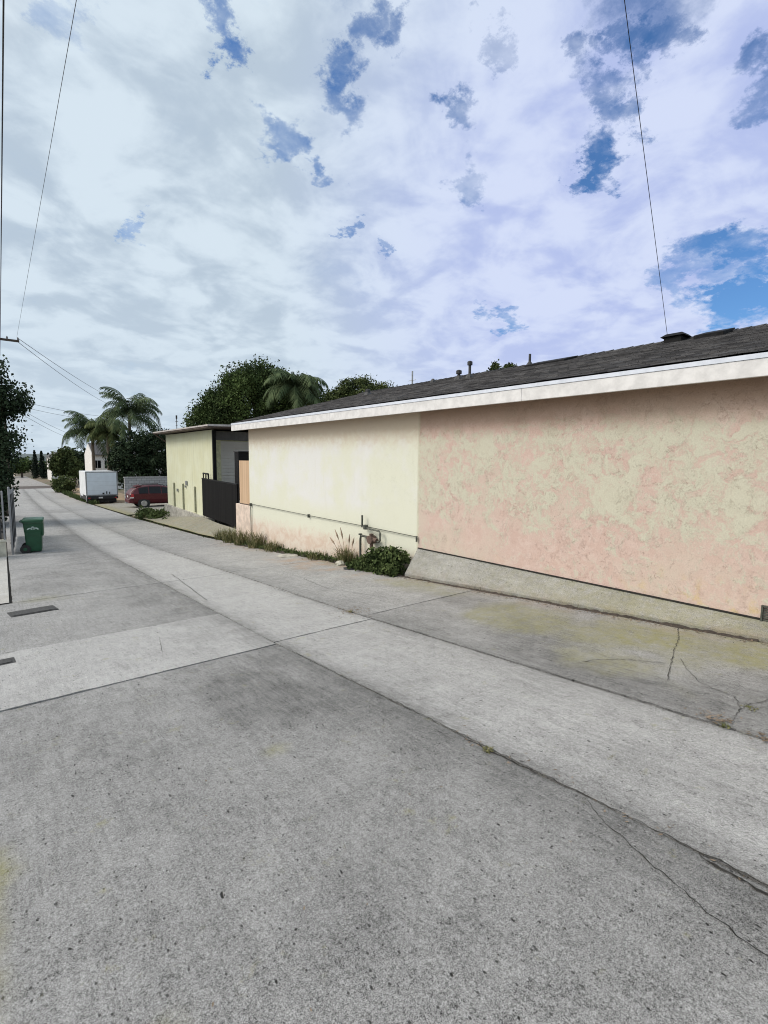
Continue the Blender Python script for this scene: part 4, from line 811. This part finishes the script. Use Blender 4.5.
def tree(name, label, base, blobs, clumps, per, size, mat, trunk_r, seed, cat='tree', spread=.55, shell=.35, group=None, droop=0.0, clump_r=.55):
    rs = np.random.RandomState(seed); root = thing(name, label, cat, base, 0, group); vol = np.array([b_[3] * b_[4] * b_[5] for b_ in blobs]) ** .7
    cs_ = []
    for b_, k in zip(blobs, np.maximum(3, (clumps * vol / vol.sum())).astype(int)):
        d = rs.normal(0, 1, (k, 3)); d /= np.linalg.norm(d, axis=1)[:, None]; rad = rs.uniform(shell, 1.0, (k, 1)) ** .5 * (1 + .05 * rs.normal(0, 1, (k, 1)))
        cs_.append(np.array(b_[:3]) + d * rad * np.array(b_[3:6]))
    cs_ = np.concatenate(cs_); rad = clump_r * rs.uniform(.6, 1.4, len(cs_))
    v, f_ = leaf_cloud(cs_, rad, per, size, spread, rs, droop); fast_mesh('crown', v, f_, mat, root, base)
    tb_ = MB(); B = Vector(base); top = Vector(blobs[0][:3])
    fork = B.lerp(top, .5); tb_.tube([B - Vector((0, 0, .2)), B + (fork - B) * .4, fork], [trunk_r * 1.25, trunk_r, trunk_r * .8], 8)
    for b_ in blobs:
        e = Vector(b_[:3]); md = fork.lerp(e, .5) + Vector((rs.uniform(-.2, .2), rs.uniform(-.2, .2), .1)); tb_.tube([fork, md, e], [trunk_r * .6, trunk_r * .42, trunk_r * .16], 6)
    for c_ in cs_[::max(1, len(cs_) // 26)]:
        b_ = min(blobs, key=lambda q: (Vector(q[:3]) - Vector(c_)).length); e = Vector(b_[:3]); tb_.tube([fork.lerp(e, .6), Vector(c_)], [trunk_r * .22, .015], 5)
    obj('trunk', tb_, M['bark'], root, True)
    return root
gz = lambda y: float(zr(y)) - .07
# left: dark drooping tree
tree('drooping_tree', 'dark drooping tree overhanging left edge of alley beyond the slatted fence', (.35, 32.6, gz(32.6)), [(-.5, 32.8, 3.5, 1.7, 1.8, 1.7), (.1, 32.6, 5.5, 1.35, 1.5, 1.25), (1.15, 32.4, 4.6, 1.15, 1.0, .85), (.45, 32.5, 2.3, 1.35, 1.2, .8), (-1.9, 33, 4.0, 1.8, 1.8, 2.2), (.12, 32.0, .3, .95, 1.6, 2.0), (-.1, 30.8, -.1, .85, 1.6, 1.6)], 640, 85, .10, M['darkleaf'], .22, 3, droop=.9, clump_r=.40, spread=.62)
# behind the houses
tree('ficus_tree', 'large dense dark rounded tree rising behind workshop roof and house roof', (19.9, 43.5, gz(43)), [(19.8, 43.4, 6.7, 4.1, 3.8, 3.0), (17.4, 45.0, 5.6, 2.3, 2.6, 2.1), (22.6, 41.3, 6.4, 2.6, 2.6, 2.5), (19.6, 42.6, 8.3, 2.6, 2.6, 1.7), (16.1, 45.6, 4.6, 1.6, 1.8, 1.5)], 800, 100, .125, M['ficus'], .5, 5, clump_r=.62)
tree('spreading_tree', 'mid green tree showing over roof ridge right of the large dark tree', (30.2, 41.2, gz(41)), [(29.9, 41.4, 8.2, 2.2, 2.2, 1.35), (28.0, 42.5, 7.4, 1.8, 1.8, 1.0), (31.6, 40.2, 8.0, 1.8, 1.8, 1.2)], 280, 80, .125, M['midleaf'], .3, 8, clump_r=.5)
tree('garden_tree', 'small tree top just showing over the roof ridge beside thin pole', (24.6, 19.6, -1.2), [(24.5, 19.7, 6.95, .42, .5, .5), (25.1, 19.2, 6.9, .45, .5, .45)], 60, 40, .11, M['midleaf'], .13, 9, clump_r=.22)
tree('bushy_tree', 'dark bushy tree between the palms and the yellow workshop', (12.9, 56.4, gz(56)), [(12.6, 56.6, 2.3, 1.9, 1.6, 2.1), (14.4, 55.4, 2.6, 1.8, 1.6, 2.0), (11.4, 57.6, 1.2, 1.2, 1.3, 1.8), (13.6, 56.0, -.6, 2.6, 1.5, 1.3), (16.4, 54.4, 1.6, 1.8, 1.6, 2.2)], 420, 60, .17, M['darkleaf'], .25, 12, clump_r=.5)
tree('roadside_bush', 'green bush on the far right side of alley left of the truck', (10.3, 94.5, gz(94)), [(10.0, 94.7, .6, 1.6, 1.4, 1.9), (11.4, 93.9, .2, 1.3, 1.3, 1.5), (10.6, 94.6, 2.2, 1.0, 1.0, .9)], 190, 34, .24, M['midleaf'], .16, 14, cat='bush', clump_r=.5)
tree('shrub', 'dark shrub beside the truck at the alley shoulder', (7.9, 73, gz(73)), [(7.9, 73, -1.7, 1.0, 2.2, .95)], 70, 34, .2, M['midleaf'], .08, 15, cat='shrub', clump_r=.4)
tree('street_tree', 'dark tree behind the bush left of the white gabled house', (12.6, 101, gz(101)), [(12.6, 101, .8, 2.6, 1.5, 2.2), (15, 100, .5, 1.8, 1.5, 2.0)], 150, 34, .28, M['darkleaf'], .2, 16, clump_r=.6)
tree('far_tree', 'small far tree beyond the cross street at left', (7.2, 140, gz(140)), [(7.2, 140, -.3, 1.5, 1.5, 1.3), (5.2, 141, -.6, 1.6, 1.5, 1.2)], 110, 30, .3, M['ficus'], .2, 17, clump_r=.6)
for i, (cx_, h_, lb_) in enumerate(((9.35, 6.1, 'tall thin cypress, leftmost of three beyond the cross street'), (10.55, 6.0, 'tall thin cypress, middle of three beyond the cross street'), (11.75, 5.6, 'tall thin cypress, rightmost of three nearest the far white house'))):
    y = 134 - i * .6; rs = np.random.RandomState(30 + i); root = thing('cypress_tree', lb_, 'tree', (cx_, y, gz(y)), 0, 'cypress trees beyond the cross street')
    t_ = rs.uniform(.05, 1, 60); cc = np.stack([cx_ + rs.normal(0, .22, 60) * (1.05 - t_), y + rs.normal(0, .22, 60) * (1.05 - t_), gz(y) + t_ * h_], 1); v, f_ = leaf_cloud(cc, .42 * (1.08 - t_ ** 2.2) + .05, 40, .2, .6, rs); fast_mesh('crown', v, f_, M['cypress'], root, tuple(root.location)); obj('trunk', MB().tube([(0, 0, -.1), (0, 0, h_ * .8)], [.12, .04], 6), M['bark'], root)

def frond_mesh(L, droop, up, seed, leaf=.55, nl=34, hang=.6):
    r = random.Random(seed); b = MB(); pts = []
    for i in range(13):
        t_ = i / 12; an = up - droop * t_ ** 1.25
        pts.append((pts[-1][0] + math.cos(an) * L / 12, 0, pts[-1][2] + math.sin(an) * L / 12) if pts else (0, 0, 0))
    b.tube(pts, [.035 * (1 - .85 * i / 12) + .004 for i in range(13)], 5)
    for i in range(nl):
        t_ = .12 + .88 * i / nl; k = t_ * 12; j = min(int(k), 11); p = Vector(pts[j]).lerp(Vector(pts[j + 1]), k - j); tg = (Vector(pts[j + 1]) - Vector(pts[j])).normalized()
        ll = leaf * (math.sin(math.pi * min(1, t_ * .85 + .12)) * .8 + .25) * r.uniform(.8, 1.1)
        for s_ in (-1, 1):
            d = (Vector((0, s_, 0)) + tg * .45 + Vector((0, 0, -hang * r.uniform(.5, 1.4)))).normalized(); e = p + d * ll; mdl = p + d * ll * .5 + Vector((0, 0, .06 * ll)); wv = tg * .045
            b.add([p - wv * .6, p + wv * .6, mdl + wv, e, mdl - wv], [(0, 1, 2, 4), (4, 2, 3)])
    return b
def palm(label, base, top, L, n, mat, seed, leaf=.6, trunk_r=.17, hang=.7, group='palms', trunk=True):
    r = random.Random(seed); root = thing('palm_tree', label, 'palm', base, 0, group); B, T = Vector(base), Vector(top)
    tb_ = MB(); pts = [B.lerp(T, k / 14) + Vector((math.sin(k) * .015, 0, 0)) for k in range(15)]; tb_.tube(pts, [trunk_r * (1.15 - .3 * k / 14 + .05 * (k % 2)) for k in range(15)], 9); obj('trunk', tb_, M['palmbark'], root, True)
    protos = [frond_mesh(L, dr, up, seed + i, leaf, 36, hang) for i, (dr, up) in enumerate(((2.3, 1.25), (2.6, 1.0), (2.2, .6), (1.5, .1), (1.9, 1.45)))]
    meshes = []
    for i in range(n):
        k = i % len(protos)
        if k >= len(meshes):
            o = obj('frond', protos[k], mat, root); meshes.append(o.data)
        else:
            o = bpy.data.objects.new('frond', meshes[k]); C.objects.link(o); o.parent = root
        o.location = T - B; o.rotation_euler = (r.uniform(-.12, .12), r.uniform(-.15, .15), i * 2.39996 + r.uniform(-.2, .2)); s_ = r.uniform(.85, 1.12); o.scale = (s_, s_, s_)
    return root
palm('taller feathery palm behind the truck with wide arching crown', (12.7, 60, gz(60)), (12.85, 60, 6.3), 4.6, 30, M['palm'], 21, 1.1, hang=1.2)
palm('shorter feathery palm left of the taller one above white house', (10.3, 66.8, gz(66)), (10.3, 66.9, 4.5), 4.3, 28, M['palm'], 22, 1.1, hang=1.2)
palm('shaggy yellowish palm between the taller palm and white house', (10.9, 61.5, gz(61)), (10.95, 61.5, 4.2), 2.9, 28, M['palmy'], 25, 1.0, hang=1.3)
palm('yellow green palm in front of the large dark tree behind roof', (19.9, 36.2, gz(36)), (20.0, 36.2, 7.2), 3.3, 32, M['palm'], 23, 1.0, hang=1.4)

def blades(mb, c, n, h, spread, lean, r, w_=.006, curve=.5):
    for _ in range(n):
        a = r.uniform(0, 2 * math.pi); rr = spread * math.sqrt(r.random()); p = Vector((c[0] + rr * math.cos(a), c[1] + rr * math.sin(a), c[2])); hh = h * r.uniform(.45, 1.1); la = a + r.uniform(-.9, .9); le = lean * r.uniform(.3, 1.3)
        d = Vector((math.cos(la), math.sin(la), 0)); sd_ = Vector((-d.y, d.x, 0)) * w_ * r.uniform(.7, 1.4)
        m1 = p + d * hh * le * .35 + Vector((0, 0, hh * .6)); e = p + d * hh * le + Vector((0, 0, hh * (1 - curve * le * .5)))
        mb.add([p - sd_, p + sd_, m1 + sd_ * .8, e, m1 - sd_ * .8], [(0, 1, 2, 4), (4, 2, 3)])
def rosette(mb, c, n, size, r, h):
    for _ in range(n):
        a = r.uniform(0, 2 * math.pi); el = r.uniform(.1, 1.3); d = Vector((math.cos(a) * math.cos(el), math.sin(a) * math.cos(el), math.sin(el))); p = Vector(c) + Vector((r.gauss(0, 1) * size, r.gauss(0, 1) * size, abs(r.gauss(0, .5)) * h)); s_ = Vector((-math.sin(a), math.cos(a), 0)); l = .05 * r.uniform(.6, 1.5)
        mb.add([p, p + d * l * .5 + s_ * l * .28, p + d * l, p + d * l * .5 - s_ * l * .28], [(0, 1, 2, 3)])
r = random.Random(5)
GT = 'grass tufts along the foot of the house wall'
tuft_spots = [(6.30, 16.6, .42, 200, 'long grass tuft at the foot of the black gate'), (6.16, 15.5, .50, 230, 'long grass tuft below the tan board panel'), (6.10, 14.4, .55, 260, 'yellowish grass tuft under the house corner pipe'), (6.06, 13.3, .56, 260, 'tall grass tuft on the cream wall just right of house corner'), (6.03, 12.2, .34, 150, 'low grass tuft on the peeling part of the cream wall'), (6.0, 9.9, .22, 110, 'low dense tuft left of the plumed grass')]
for x, y, h_, n, lb_ in tuft_spots:
    root = thing('grass_tuft', lb_, 'grass tuft', (x, y, float(zr(y))), 0, GT); g1 = MB(); blades(g1, (0, 0, 0), n, h_, .26, .55, r, .007); obj('blades', g1, M['grass'], root)
    g2 = MB(); rosette(g2, (0, 0, .02), 60, .16, r, .12); obj('leaves', g2, M['weed'], root)
pg = thing('plumed_grass', 'tall grass with dry plumes growing left of the gas pipes', 'grass', (6.03, 8.75, float(zr(8.75)))); g1 = MB(); blades(g1, (0, 0, 0), 230, .42, .20, .65, r, .007); obj('blades', g1, M['grass'], pg)
pl_ = MB(); sm = MB()
for k, (dy, hh, le) in enumerate(((.10, .66, .26), (.0, .72, .16), (-.14, .62, -.02), (-.2, .58, -.12), (.22, .48, .34))):
    e = Vector((-.05, dy + le, hh)); b0 = Vector((0, dy * .4, 0)); md = b0.lerp(e, .7) + Vector((0, 0, .03)); sm.tube([b0, md, e], .004, 4); pl_.tube([md, md.lerp(e, .5), e + (e - md) * .3], [.006, .022, .004], 6)
obj('stems', sm, M['plume'], pg); obj('plumes', pl_, M['plume'], pg)
wbush = thing('weed_bush', 'dense green weed bush at the end of the concrete skirt', 'bush', (5.98, 7.2, float(zr(7.2)))); rs = np.random.RandomState(77)
cc = np.array([(5.98 + rs.normal(0, .09), 7.45 + rs.uniform(-.62, .72), 0) for _ in range(150)]); tt = rs.uniform(0, 1, 150); env = np.clip(1 - ((cc[:, 1] - 7.3) / .8) ** 2, .15, 1); cc[:, 2] = zr(cc[:, 1]) + .03 + tt * .42 * env; cc[:, 0] -= .18 * (1 - tt)
v, f_ = leaf_cloud(cc, np.full(150, .075), 46, .042, .6, rs, 0.0, 1.9); fast_mesh('leaves', v, f_, M['weed'], wbush, tuple(wbush.location)); sb = MB()
for k in range(26): q = cc[k * 5]; sb.tube([(0, (q[1] - 7.2) * .5, -.02), (q[0] - 5.98, q[1] - 7.2, q[2] - float(zr(7.2)))], [.007, .003], 5)
obj('stems', sb, M['weed'], wbush)
lw = thing('leafy_weeds', 'green weeds beside the concrete base behind the red car', 'weeds', (7.35, 29.6, -1.62)); rs = np.random.RandomState(78); cc = np.array([(7.35 + rs.normal(0, .35), 29.6 + rs.normal(0, 1.3), -1.62 + rs.uniform(0, .34)) for _ in range(120)]); v, f_ = leaf_cloud(cc, np.full(120, .13), 22, .09, .6, rs, 0, 1.8); fast_mesh('leaves', v, f_, M['weed'], lw, tuple(lw.location)); g1 = MB(); blades(g1, (0, 0, 0), 200, .5, .8, .4, r, .012); obj('blades', g1, M['grass'], lw)
# low uncountable weeds along the wall, the apron edge and the far shoulder
lowv = MB()
for k in range(900):
    y = r.uniform(6.75, 15.2); blades(lowv, (5.98 + .012 * (y - 6.7) + r.gauss(0, .07), y, float(zr(y)) + .01), 2, .11, .02, .7, r, .006)
for k in range(500):
    y = r.uniform(6.9, 14.5); rosette(lowv, (6.0 + .012 * (y - 6.7) + r.gauss(0, .06), y, float(zr(y)) + .01), 4, .03, r, .08)
for k in range(230):
    y = r.uniform(15, 33); blades(lowv, (5.92 + float(bend(y)) + r.gauss(0, .06), y, float(zr(y))), 2, .06, .03, .6, r, .010)
for k in range(500):
    y = r.uniform(46.5, 70); blades(lowv, (6.9 + .02 * (y - 46) + abs(r.gauss(0, .25)), y, float(zr(y)) - .02), 4, .45, .15, .5, r, .03)
for k in range(60): blades(lowv, (-.13 + r.gauss(0, .02), r.uniform(1.7, 2.9), 0), 0, .03, .01, .5, r)
tag(obj('low_weeds', lowv, M['weed']), 'low green weeds fringing the house wall and alley edge', 'weeds', kind='stuff')
# small weeds and dry leaf heaps in the joints
WG = 'small weeds in the pavement joints'
for x, y, n, lb_ in ((2.33, 1.86, 60, 'yellowish weed in the long joint at picture centre right'), (3.70, 1.02, 50, 'tiny green weed beside the dry leaf heap near right edge'), (3.69, 5.28, 60, 'pale weed in the joint where cross joint meets the gutter strip'), (4.12, 1.0, 30, 'dark weed in the broken crack near the right edge')):
    root = thing('joint_weed', lb_, 'weed', (x, y, float(zr(y)) + .002), 0, WG); g1 = MB(); blades(g1, (0, 0, 0), n, .022, .030, .9, r, .0018); obj('blades', g1, M['grass'], root); g2 = MB(); rosette(g2, (0, 0, .004), n // 2, .05, r, .01); g2.v = [(a * .42, b_ * .42, c_ * .25) for a, b_, c_ in g2.v]; obj('leaves', g2, M['grass'], root)
lit = MB()
def dry_leaf(x, y, s_, z=.006):
    a = r.uniform(0, 6.28); c_, sn = math.cos(a), math.sin(a); cu = r.uniform(.1, .5) * s_; zz_ = float(zr(y)) + z
    f_ = lambda u, v_, w_: (x + (u * c_ - v_ * sn) * s_, y + (u * sn + v_ * c_) * s_, zz_ + w_)
    lit.add([f_(-1, 0, cu), f_(-.3, -.4, .002), f_(.5, -.3, .0), f_(1, 0, cu * .8), f_(.5, .3, cu * .3), f_(-.3, .4, cu * .4)], [(0, 1, 2, 5), (5, 2, 4), (2, 3, 4)])
for k in range(75): dry_leaf(3.78 + r.gauss(0, .05), 1.10 + r.gauss(0, .06), r.uniform(.008, .018), r.uniform(.005, .018))
for k in range(30): dry_leaf(3.70 + r.gauss(0, .035), .80 + r.gauss(0, .045), r.uniform(.008, .02), r.uniform(.005, .015))
for k in range(420): y = r.uniform(1.2, 7.0); dry_leaf(5.80 + r.gauss(0, .035) - .012 * max(0, y - 2), y, r.uniform(.006, .02))
for k in range(300): y = r.uniform(6.8, 15.0); dry_leaf(5.92 + r.gauss(0, .12), y, r.uniform(.01, .03))
for k in range(80): y = 5.3 + r.gauss(0, .14); dry_leaf(3.72 + r.gauss(0, .12), y, r.uniform(.008, .022))
for k in range(110): dry_leaf(r.uniform(-.1, 5.8), r.uniform(.2, 11) ** 1, r.uniform(.004, .011))
for k in range(40): dry_leaf(2.35 + r.gauss(0, .04), r.uniform(.2, 2.2), r.uniform(.005, .014))
tag(obj('leaf_litter', lit, M['dry']), 'dry brown leaf litter scattered along joints and the concrete skirt', 'leaf litter', kind='stuff')
gv = MB()
def pebble(x, y, s_):
    z = float(zr(y)) + .003; n = 5; a0 = r.uniform(0, 6.28); ex = r.uniform(.6, 1.5)
    ri = [(x + math.cos(a0 + 6.283 * i / n) * s_ * ex * r.uniform(.7, 1.1), y + math.sin(a0 + 6.283 * i / n) * s_ * r.uniform(.7, 1.1), z) for i in range(n)]
    gv.add(ri + [(x, y, z + s_ * r.uniform(.5, .9))], [(i, (i + 1) % n, n) for i in range(n)])
for k in range(330): pebble(r.uniform(-.1, 5.7), .2 + 7 * r.random() ** 1.6, r.uniform(.002, .0055))
for k in range(90): y = r.uniform(-.3, 4.6); pebble(2.36 + r.gauss(0, .03), y, r.uniform(.002, .007))
for k in range(70): pebble(r.gauss(1.25, .25), r.gauss(3.2, .3), r.uniform(.002, .006))
for k in range(160): y = r.uniform(1.2, 7); pebble(5.80 - .012 * max(0, y - 2) + r.gauss(0, .05), y, r.uniform(.003, .009))
tag(obj('gravel', gv, plain('dark_grit', (.06, .055, .05), .9, var=.6, scale=40)), 'small dark grit scattered over the concrete alley', 'gravel', kind='stuff')
def chunk(label, x, y, s_, seed, mat, fl=.5):
    rr = random.Random(seed); b = MB(); n = 9; ri = []
    for zf, k in ((0, 1.0), (.5, 1.08), (1.0, .7)): ri.append([(x + math.cos(6.283 * i / n) * s_ * k * rr.uniform(.7, 1.15), y + math.sin(6.283 * i / n) * s_ * k * rr.uniform(.7, 1.15), float(zr(y)) + .003 + zf * s_ * fl * rr.uniform(.85, 1.1)) for i in range(n)])
    b.loft(ri); c_ = Vector((x, y, float(zr(y)))); o = link_mesh('rubble_stone', b.v, b.f, mat, None, shift=c_); o.location = c_; return tag(o, label, 'stone', 'broken stones by the gas pipes')
chunk('flat dark broken stone on the pavement in front of the plumed grass', 5.70, 8.15, .15, 1, M['dark'], .18); chunk('pale broken stone lying against the plumed grass', 5.83, 8.70, .10, 2, M['palewall'], .9); chunk('tan broken stone between plumed grass and weed bush', 5.85, 8.15, .09, 3, M['oldbase'], 1.0); chunk('flat pale stone slab farther left by the wall weeds', 5.78, 10.9, .26, 4, M['oldbase'], .12)

# ------------------------------------------------------------------ far houses and hills
wh = thing('gabled_house', 'white gabled house with grey roof behind the box truck', 'house', (13.2, 80, gz(80)))
gz8 = gz(80); b = MB(); b.prism([(11.95, 79, gz8), (11.95, 79, 2.2), (11.95, 82, 3.6), (11.95, 85, 2.2), (11.95, 85, gz8)], (9, 0, 0)); obj('wall', b, M['housewhite'], wh, True)
b = MB(); b.hexa([(12.05, 78.55, 2.02), (20.8, 78.55, 2.02), (20.8, 82, 3.66), (12.05, 82, 3.66), (12.05, 78.55, 2.14), (20.8, 78.55, 2.14), (20.8, 82, 3.8), (12.05, 82, 3.8)]); b.hexa([(12.05, 82.001, 3.66), (20.8, 82.001, 3.66), (20.8, 85.4, 2.02), (12.05, 85.4, 2.02), (12.05, 82.001, 3.8), (20.8, 82.001, 3.8), (20.8, 85.4, 2.14), (12.05, 85.4, 2.14)]); obj('roof', b, M['roofgrey'], wh, True)
for xw in (12.6, 13.9, 15.6):
    b = MB(); b.box((xw - .5, 78.93, .2), (xw + .5, 78.998, 1.4)); w_ = obj('window', b, M['housewhite'], wh, True); 
    for xa in (xw - .42, xw + .03): q = obj('pane', MB().box((xa, 78.9, .28), (xa + .39, 78.928, 1.32)), M['glass'], w_); q.data.transform(Matrix.Translation(-world_off(wh)))
fh = thing('stucco_house', 'far white house beyond the cross street beside cypress trees', 'house', (12.2, 120, gz(120)))
z0 = gz(120); b = MB(); b.prism([(10.9, 119, z0), (13.6, 119, z0), (13.6, 119, 1.9), (12.25, 119, 2.7), (10.9, 119, 1.9)], (0, 8, 0)); obj('wall', b, M['housewhite'], fh, True)
b = MB(); b.hexa([(10.6, 118.7, 1.75), (12.25, 118.7, 2.72), (12.25, 127.3, 2.72), (10.6, 127.3, 1.75), (10.6, 118.7, 1.87), (12.25, 118.7, 2.86), (12.25, 127.3, 2.86), (10.6, 127.3, 1.87)]); b.hexa([(12.251, 118.7, 2.72), (13.9, 118.7, 1.75), (13.9, 127.3, 1.75), (12.251, 127.3, 2.72), (12.251, 118.7, 2.86), (13.9, 118.7, 1.87), (13.9, 127.3, 1.87), (12.251, 127.3, 2.86)]); obj('roof', b, M['roofgrey'], fh, True)
b = MB(); b.box((11.6, 118.94, -.6), (12.9, 118.998, .5)); obj('window', b, M['glass'], fh, True)
ty = thing('tan_house', 'low tan house far down the alley beside the cypress trees', 'house', (8.3, 150, gz(150)))
z0 = gz(150); b = MB(); b.box((6.4, 150, z0), (10.2, 157, -.6)); obj('wall', b, M['housetan'], ty, True); b = MB(); b.hexa([(6.0, 149.6, -.6), (10.6, 149.6, -.6), (10.6, 157.4, -.6), (6.0, 157.4, -.6), (7.6, 152.5, .35), (9.0, 152.5, .35), (9.0, 154.5, .35), (7.6, 154.5, .35)]); obj('roof', b, M['roofgrey'], ty, True); b = MB(); b.box((7.2, 149.94, -2.2), (8.4, 149.998, -1.2)); obj('window', b, M['glass'], ty, True)
hx = np.linspace(-700, 700, 90); hv = []; hf = []
for j, (yy_, k) in enumerate(((620, 0), (700, .7), (790, 1.0), (900, .8), (1050, 0))):
    for x in hx: hv.append((x, yy_ + 30 * math.sin(x * .01), -6 + k * (9 + 5 * float(fbm(np.array(x * .012 + 9), np.array(j * .3), 4, 4)) + 3 * math.sin(x * .008))))
n = len(hx); tag(link_mesh('hills', hv, [(j * n + i, j * n + i + 1, (j + 1) * n + i + 1, (j + 1) * n + i) for j in range(4) for i in range(n - 1)], M['hill'], None, True), kind='structure')
farv = []; rs = np.random.RandomState(91)
cc = np.array([(rs.uniform(-150, 200), rs.uniform(190, 330), 0) for _ in range(420)]); cc[:, 2] = zr(cc[:, 1]) + rs.uniform(.3, 3.2, 420); v, f_ = leaf_cloud(cc, np.full(420, 2.2), 26, 1.0, .5, rs); fo = fast_mesh('far_wood', v, f_, M['ficus'], None, (0, 0, 0)); tag(fo, 'far belt of trees closing the view beyond the end of alley', 'trees', kind='stuff')

# ------------------------------------------------------------------ poles and wires
def pole(label, x, y, h_, arms, seed):
    z0 = gz(y); root = thing('utility_pole', label, 'utility pole', (x, y, z0), 0, 'utility poles along the left of alley')
    b = MB(); b.tube([(0, 0, -.3), (0, 0, h_ * .5), (0, 0, h_)], [.16, .135, .11], 10); obj('pole', b, M['wood'], root)
    for (za, half, off) in arms:
        b = MB(); b.box((off - half, -.13, za - .06), (off + half, -.02, za + .06)); ar = obj('crossarm', b, M['wood'], root)
        for k in (-.95, -.5, .5, .95):
            b = MB(); xx = off + half * k; b.tube([(xx, -.075, za + .06), (xx, -.075, za + .10), (xx, -.075, za + .16), (xx, -.075, za + .22)], [.015, .05, .045, .02], 8); obj('insulator', b, M['insul'], ar)
    return root
z0 = gz(37.0); pole('nearer wooden utility pole with crossarm behind drooping tree at left', 1.0, 37.3, 8.75 - z0, [(8.47 - z0, 1.15, .05)], 1)
z1 = gz(75); pole('farther wooden utility pole, small crossarm showing past the drooping tree', 2.6, 75.6, 8.3 - z1, [(7.85 - z1, 1.7, .2)], 2)
def wire(label, a, b_, r_, sag=.0, n=24):
    a, b_ = Vector(a), Vector(b_); pts = [a.lerp(b_, k / n) - Vector((0, 0, sag * 4 * (k / n) * (1 - k / n))) for k in range(n + 1)]; mb = MB(); mb.tube([p - a for p in pts], r_, 5); o = obj('overhead_wire', mb, M['wire']); o.location = a; return tag(o, label, 'wire', 'overhead wires')
wire('thin overhead wire rising from crossarm end to top left of the sky', (2.10, 37.2, 8.72), (1.12, -20, 9.3), .0055, 0)
ca = ray(1.5, 205); ca = ca * (6.0 / ca.z) + Vector((0, 0, EYE)); cb = ray(3.5, 0); cb = cb * (6.0 / cb.z) + Vector((0, 0, EYE))
wire('thick dark overhead cable along the left picture edge', tuple(ca + (ca - cb) * 3.3), tuple(cb + (cb - ca) * 4.2), .012, .0)
wire('service wire dropping to the roof vent at right', (1.51, 1.92, 9.1), (10.66, 4.42, 4.14), .0045, .0)
wire('upper of two wires from crossarm towards the taller palm', (2.10, 37.2, 8.66), tuple(at(112, 398, 75)), .016, .25)
wire('lower of two wires from crossarm towards the taller palm', (2.00, 37.2, 8.52), tuple(at(108, 404, 75)), .016, .3)
wire('upper far wire from the farther pole towards the palms', tuple(at(24, 402, 62)), tuple(at(100, 416, 95)), .022, .2)
wire('middle far wire from the farther pole towards the palms', tuple(at(23, 407, 62)), tuple(at(95, 420, 95)), .020, .2)
wire('lower far wire from the farther pole towards the shorter palm', tuple(at(22, 410, 62)), tuple(at(70, 434, 110)), .022, .2)
wire('lowest far wire sloping to the street behind the bush', tuple(at(20, 413, 62)), tuple(at(64, 436, 110)), .022, .2)
tag(obj('antenna_mast', MB().tube([(19.0, 21.2, -1.2), (19.0, 21.2, 6.6)], .05, 6).tube([(18.99, 20.9, 6.1), (18.99, 21.5, 6.1)], .015, 5), M['grey']), 'thin grey mast standing behind the roof near small tree tops', 'mast')
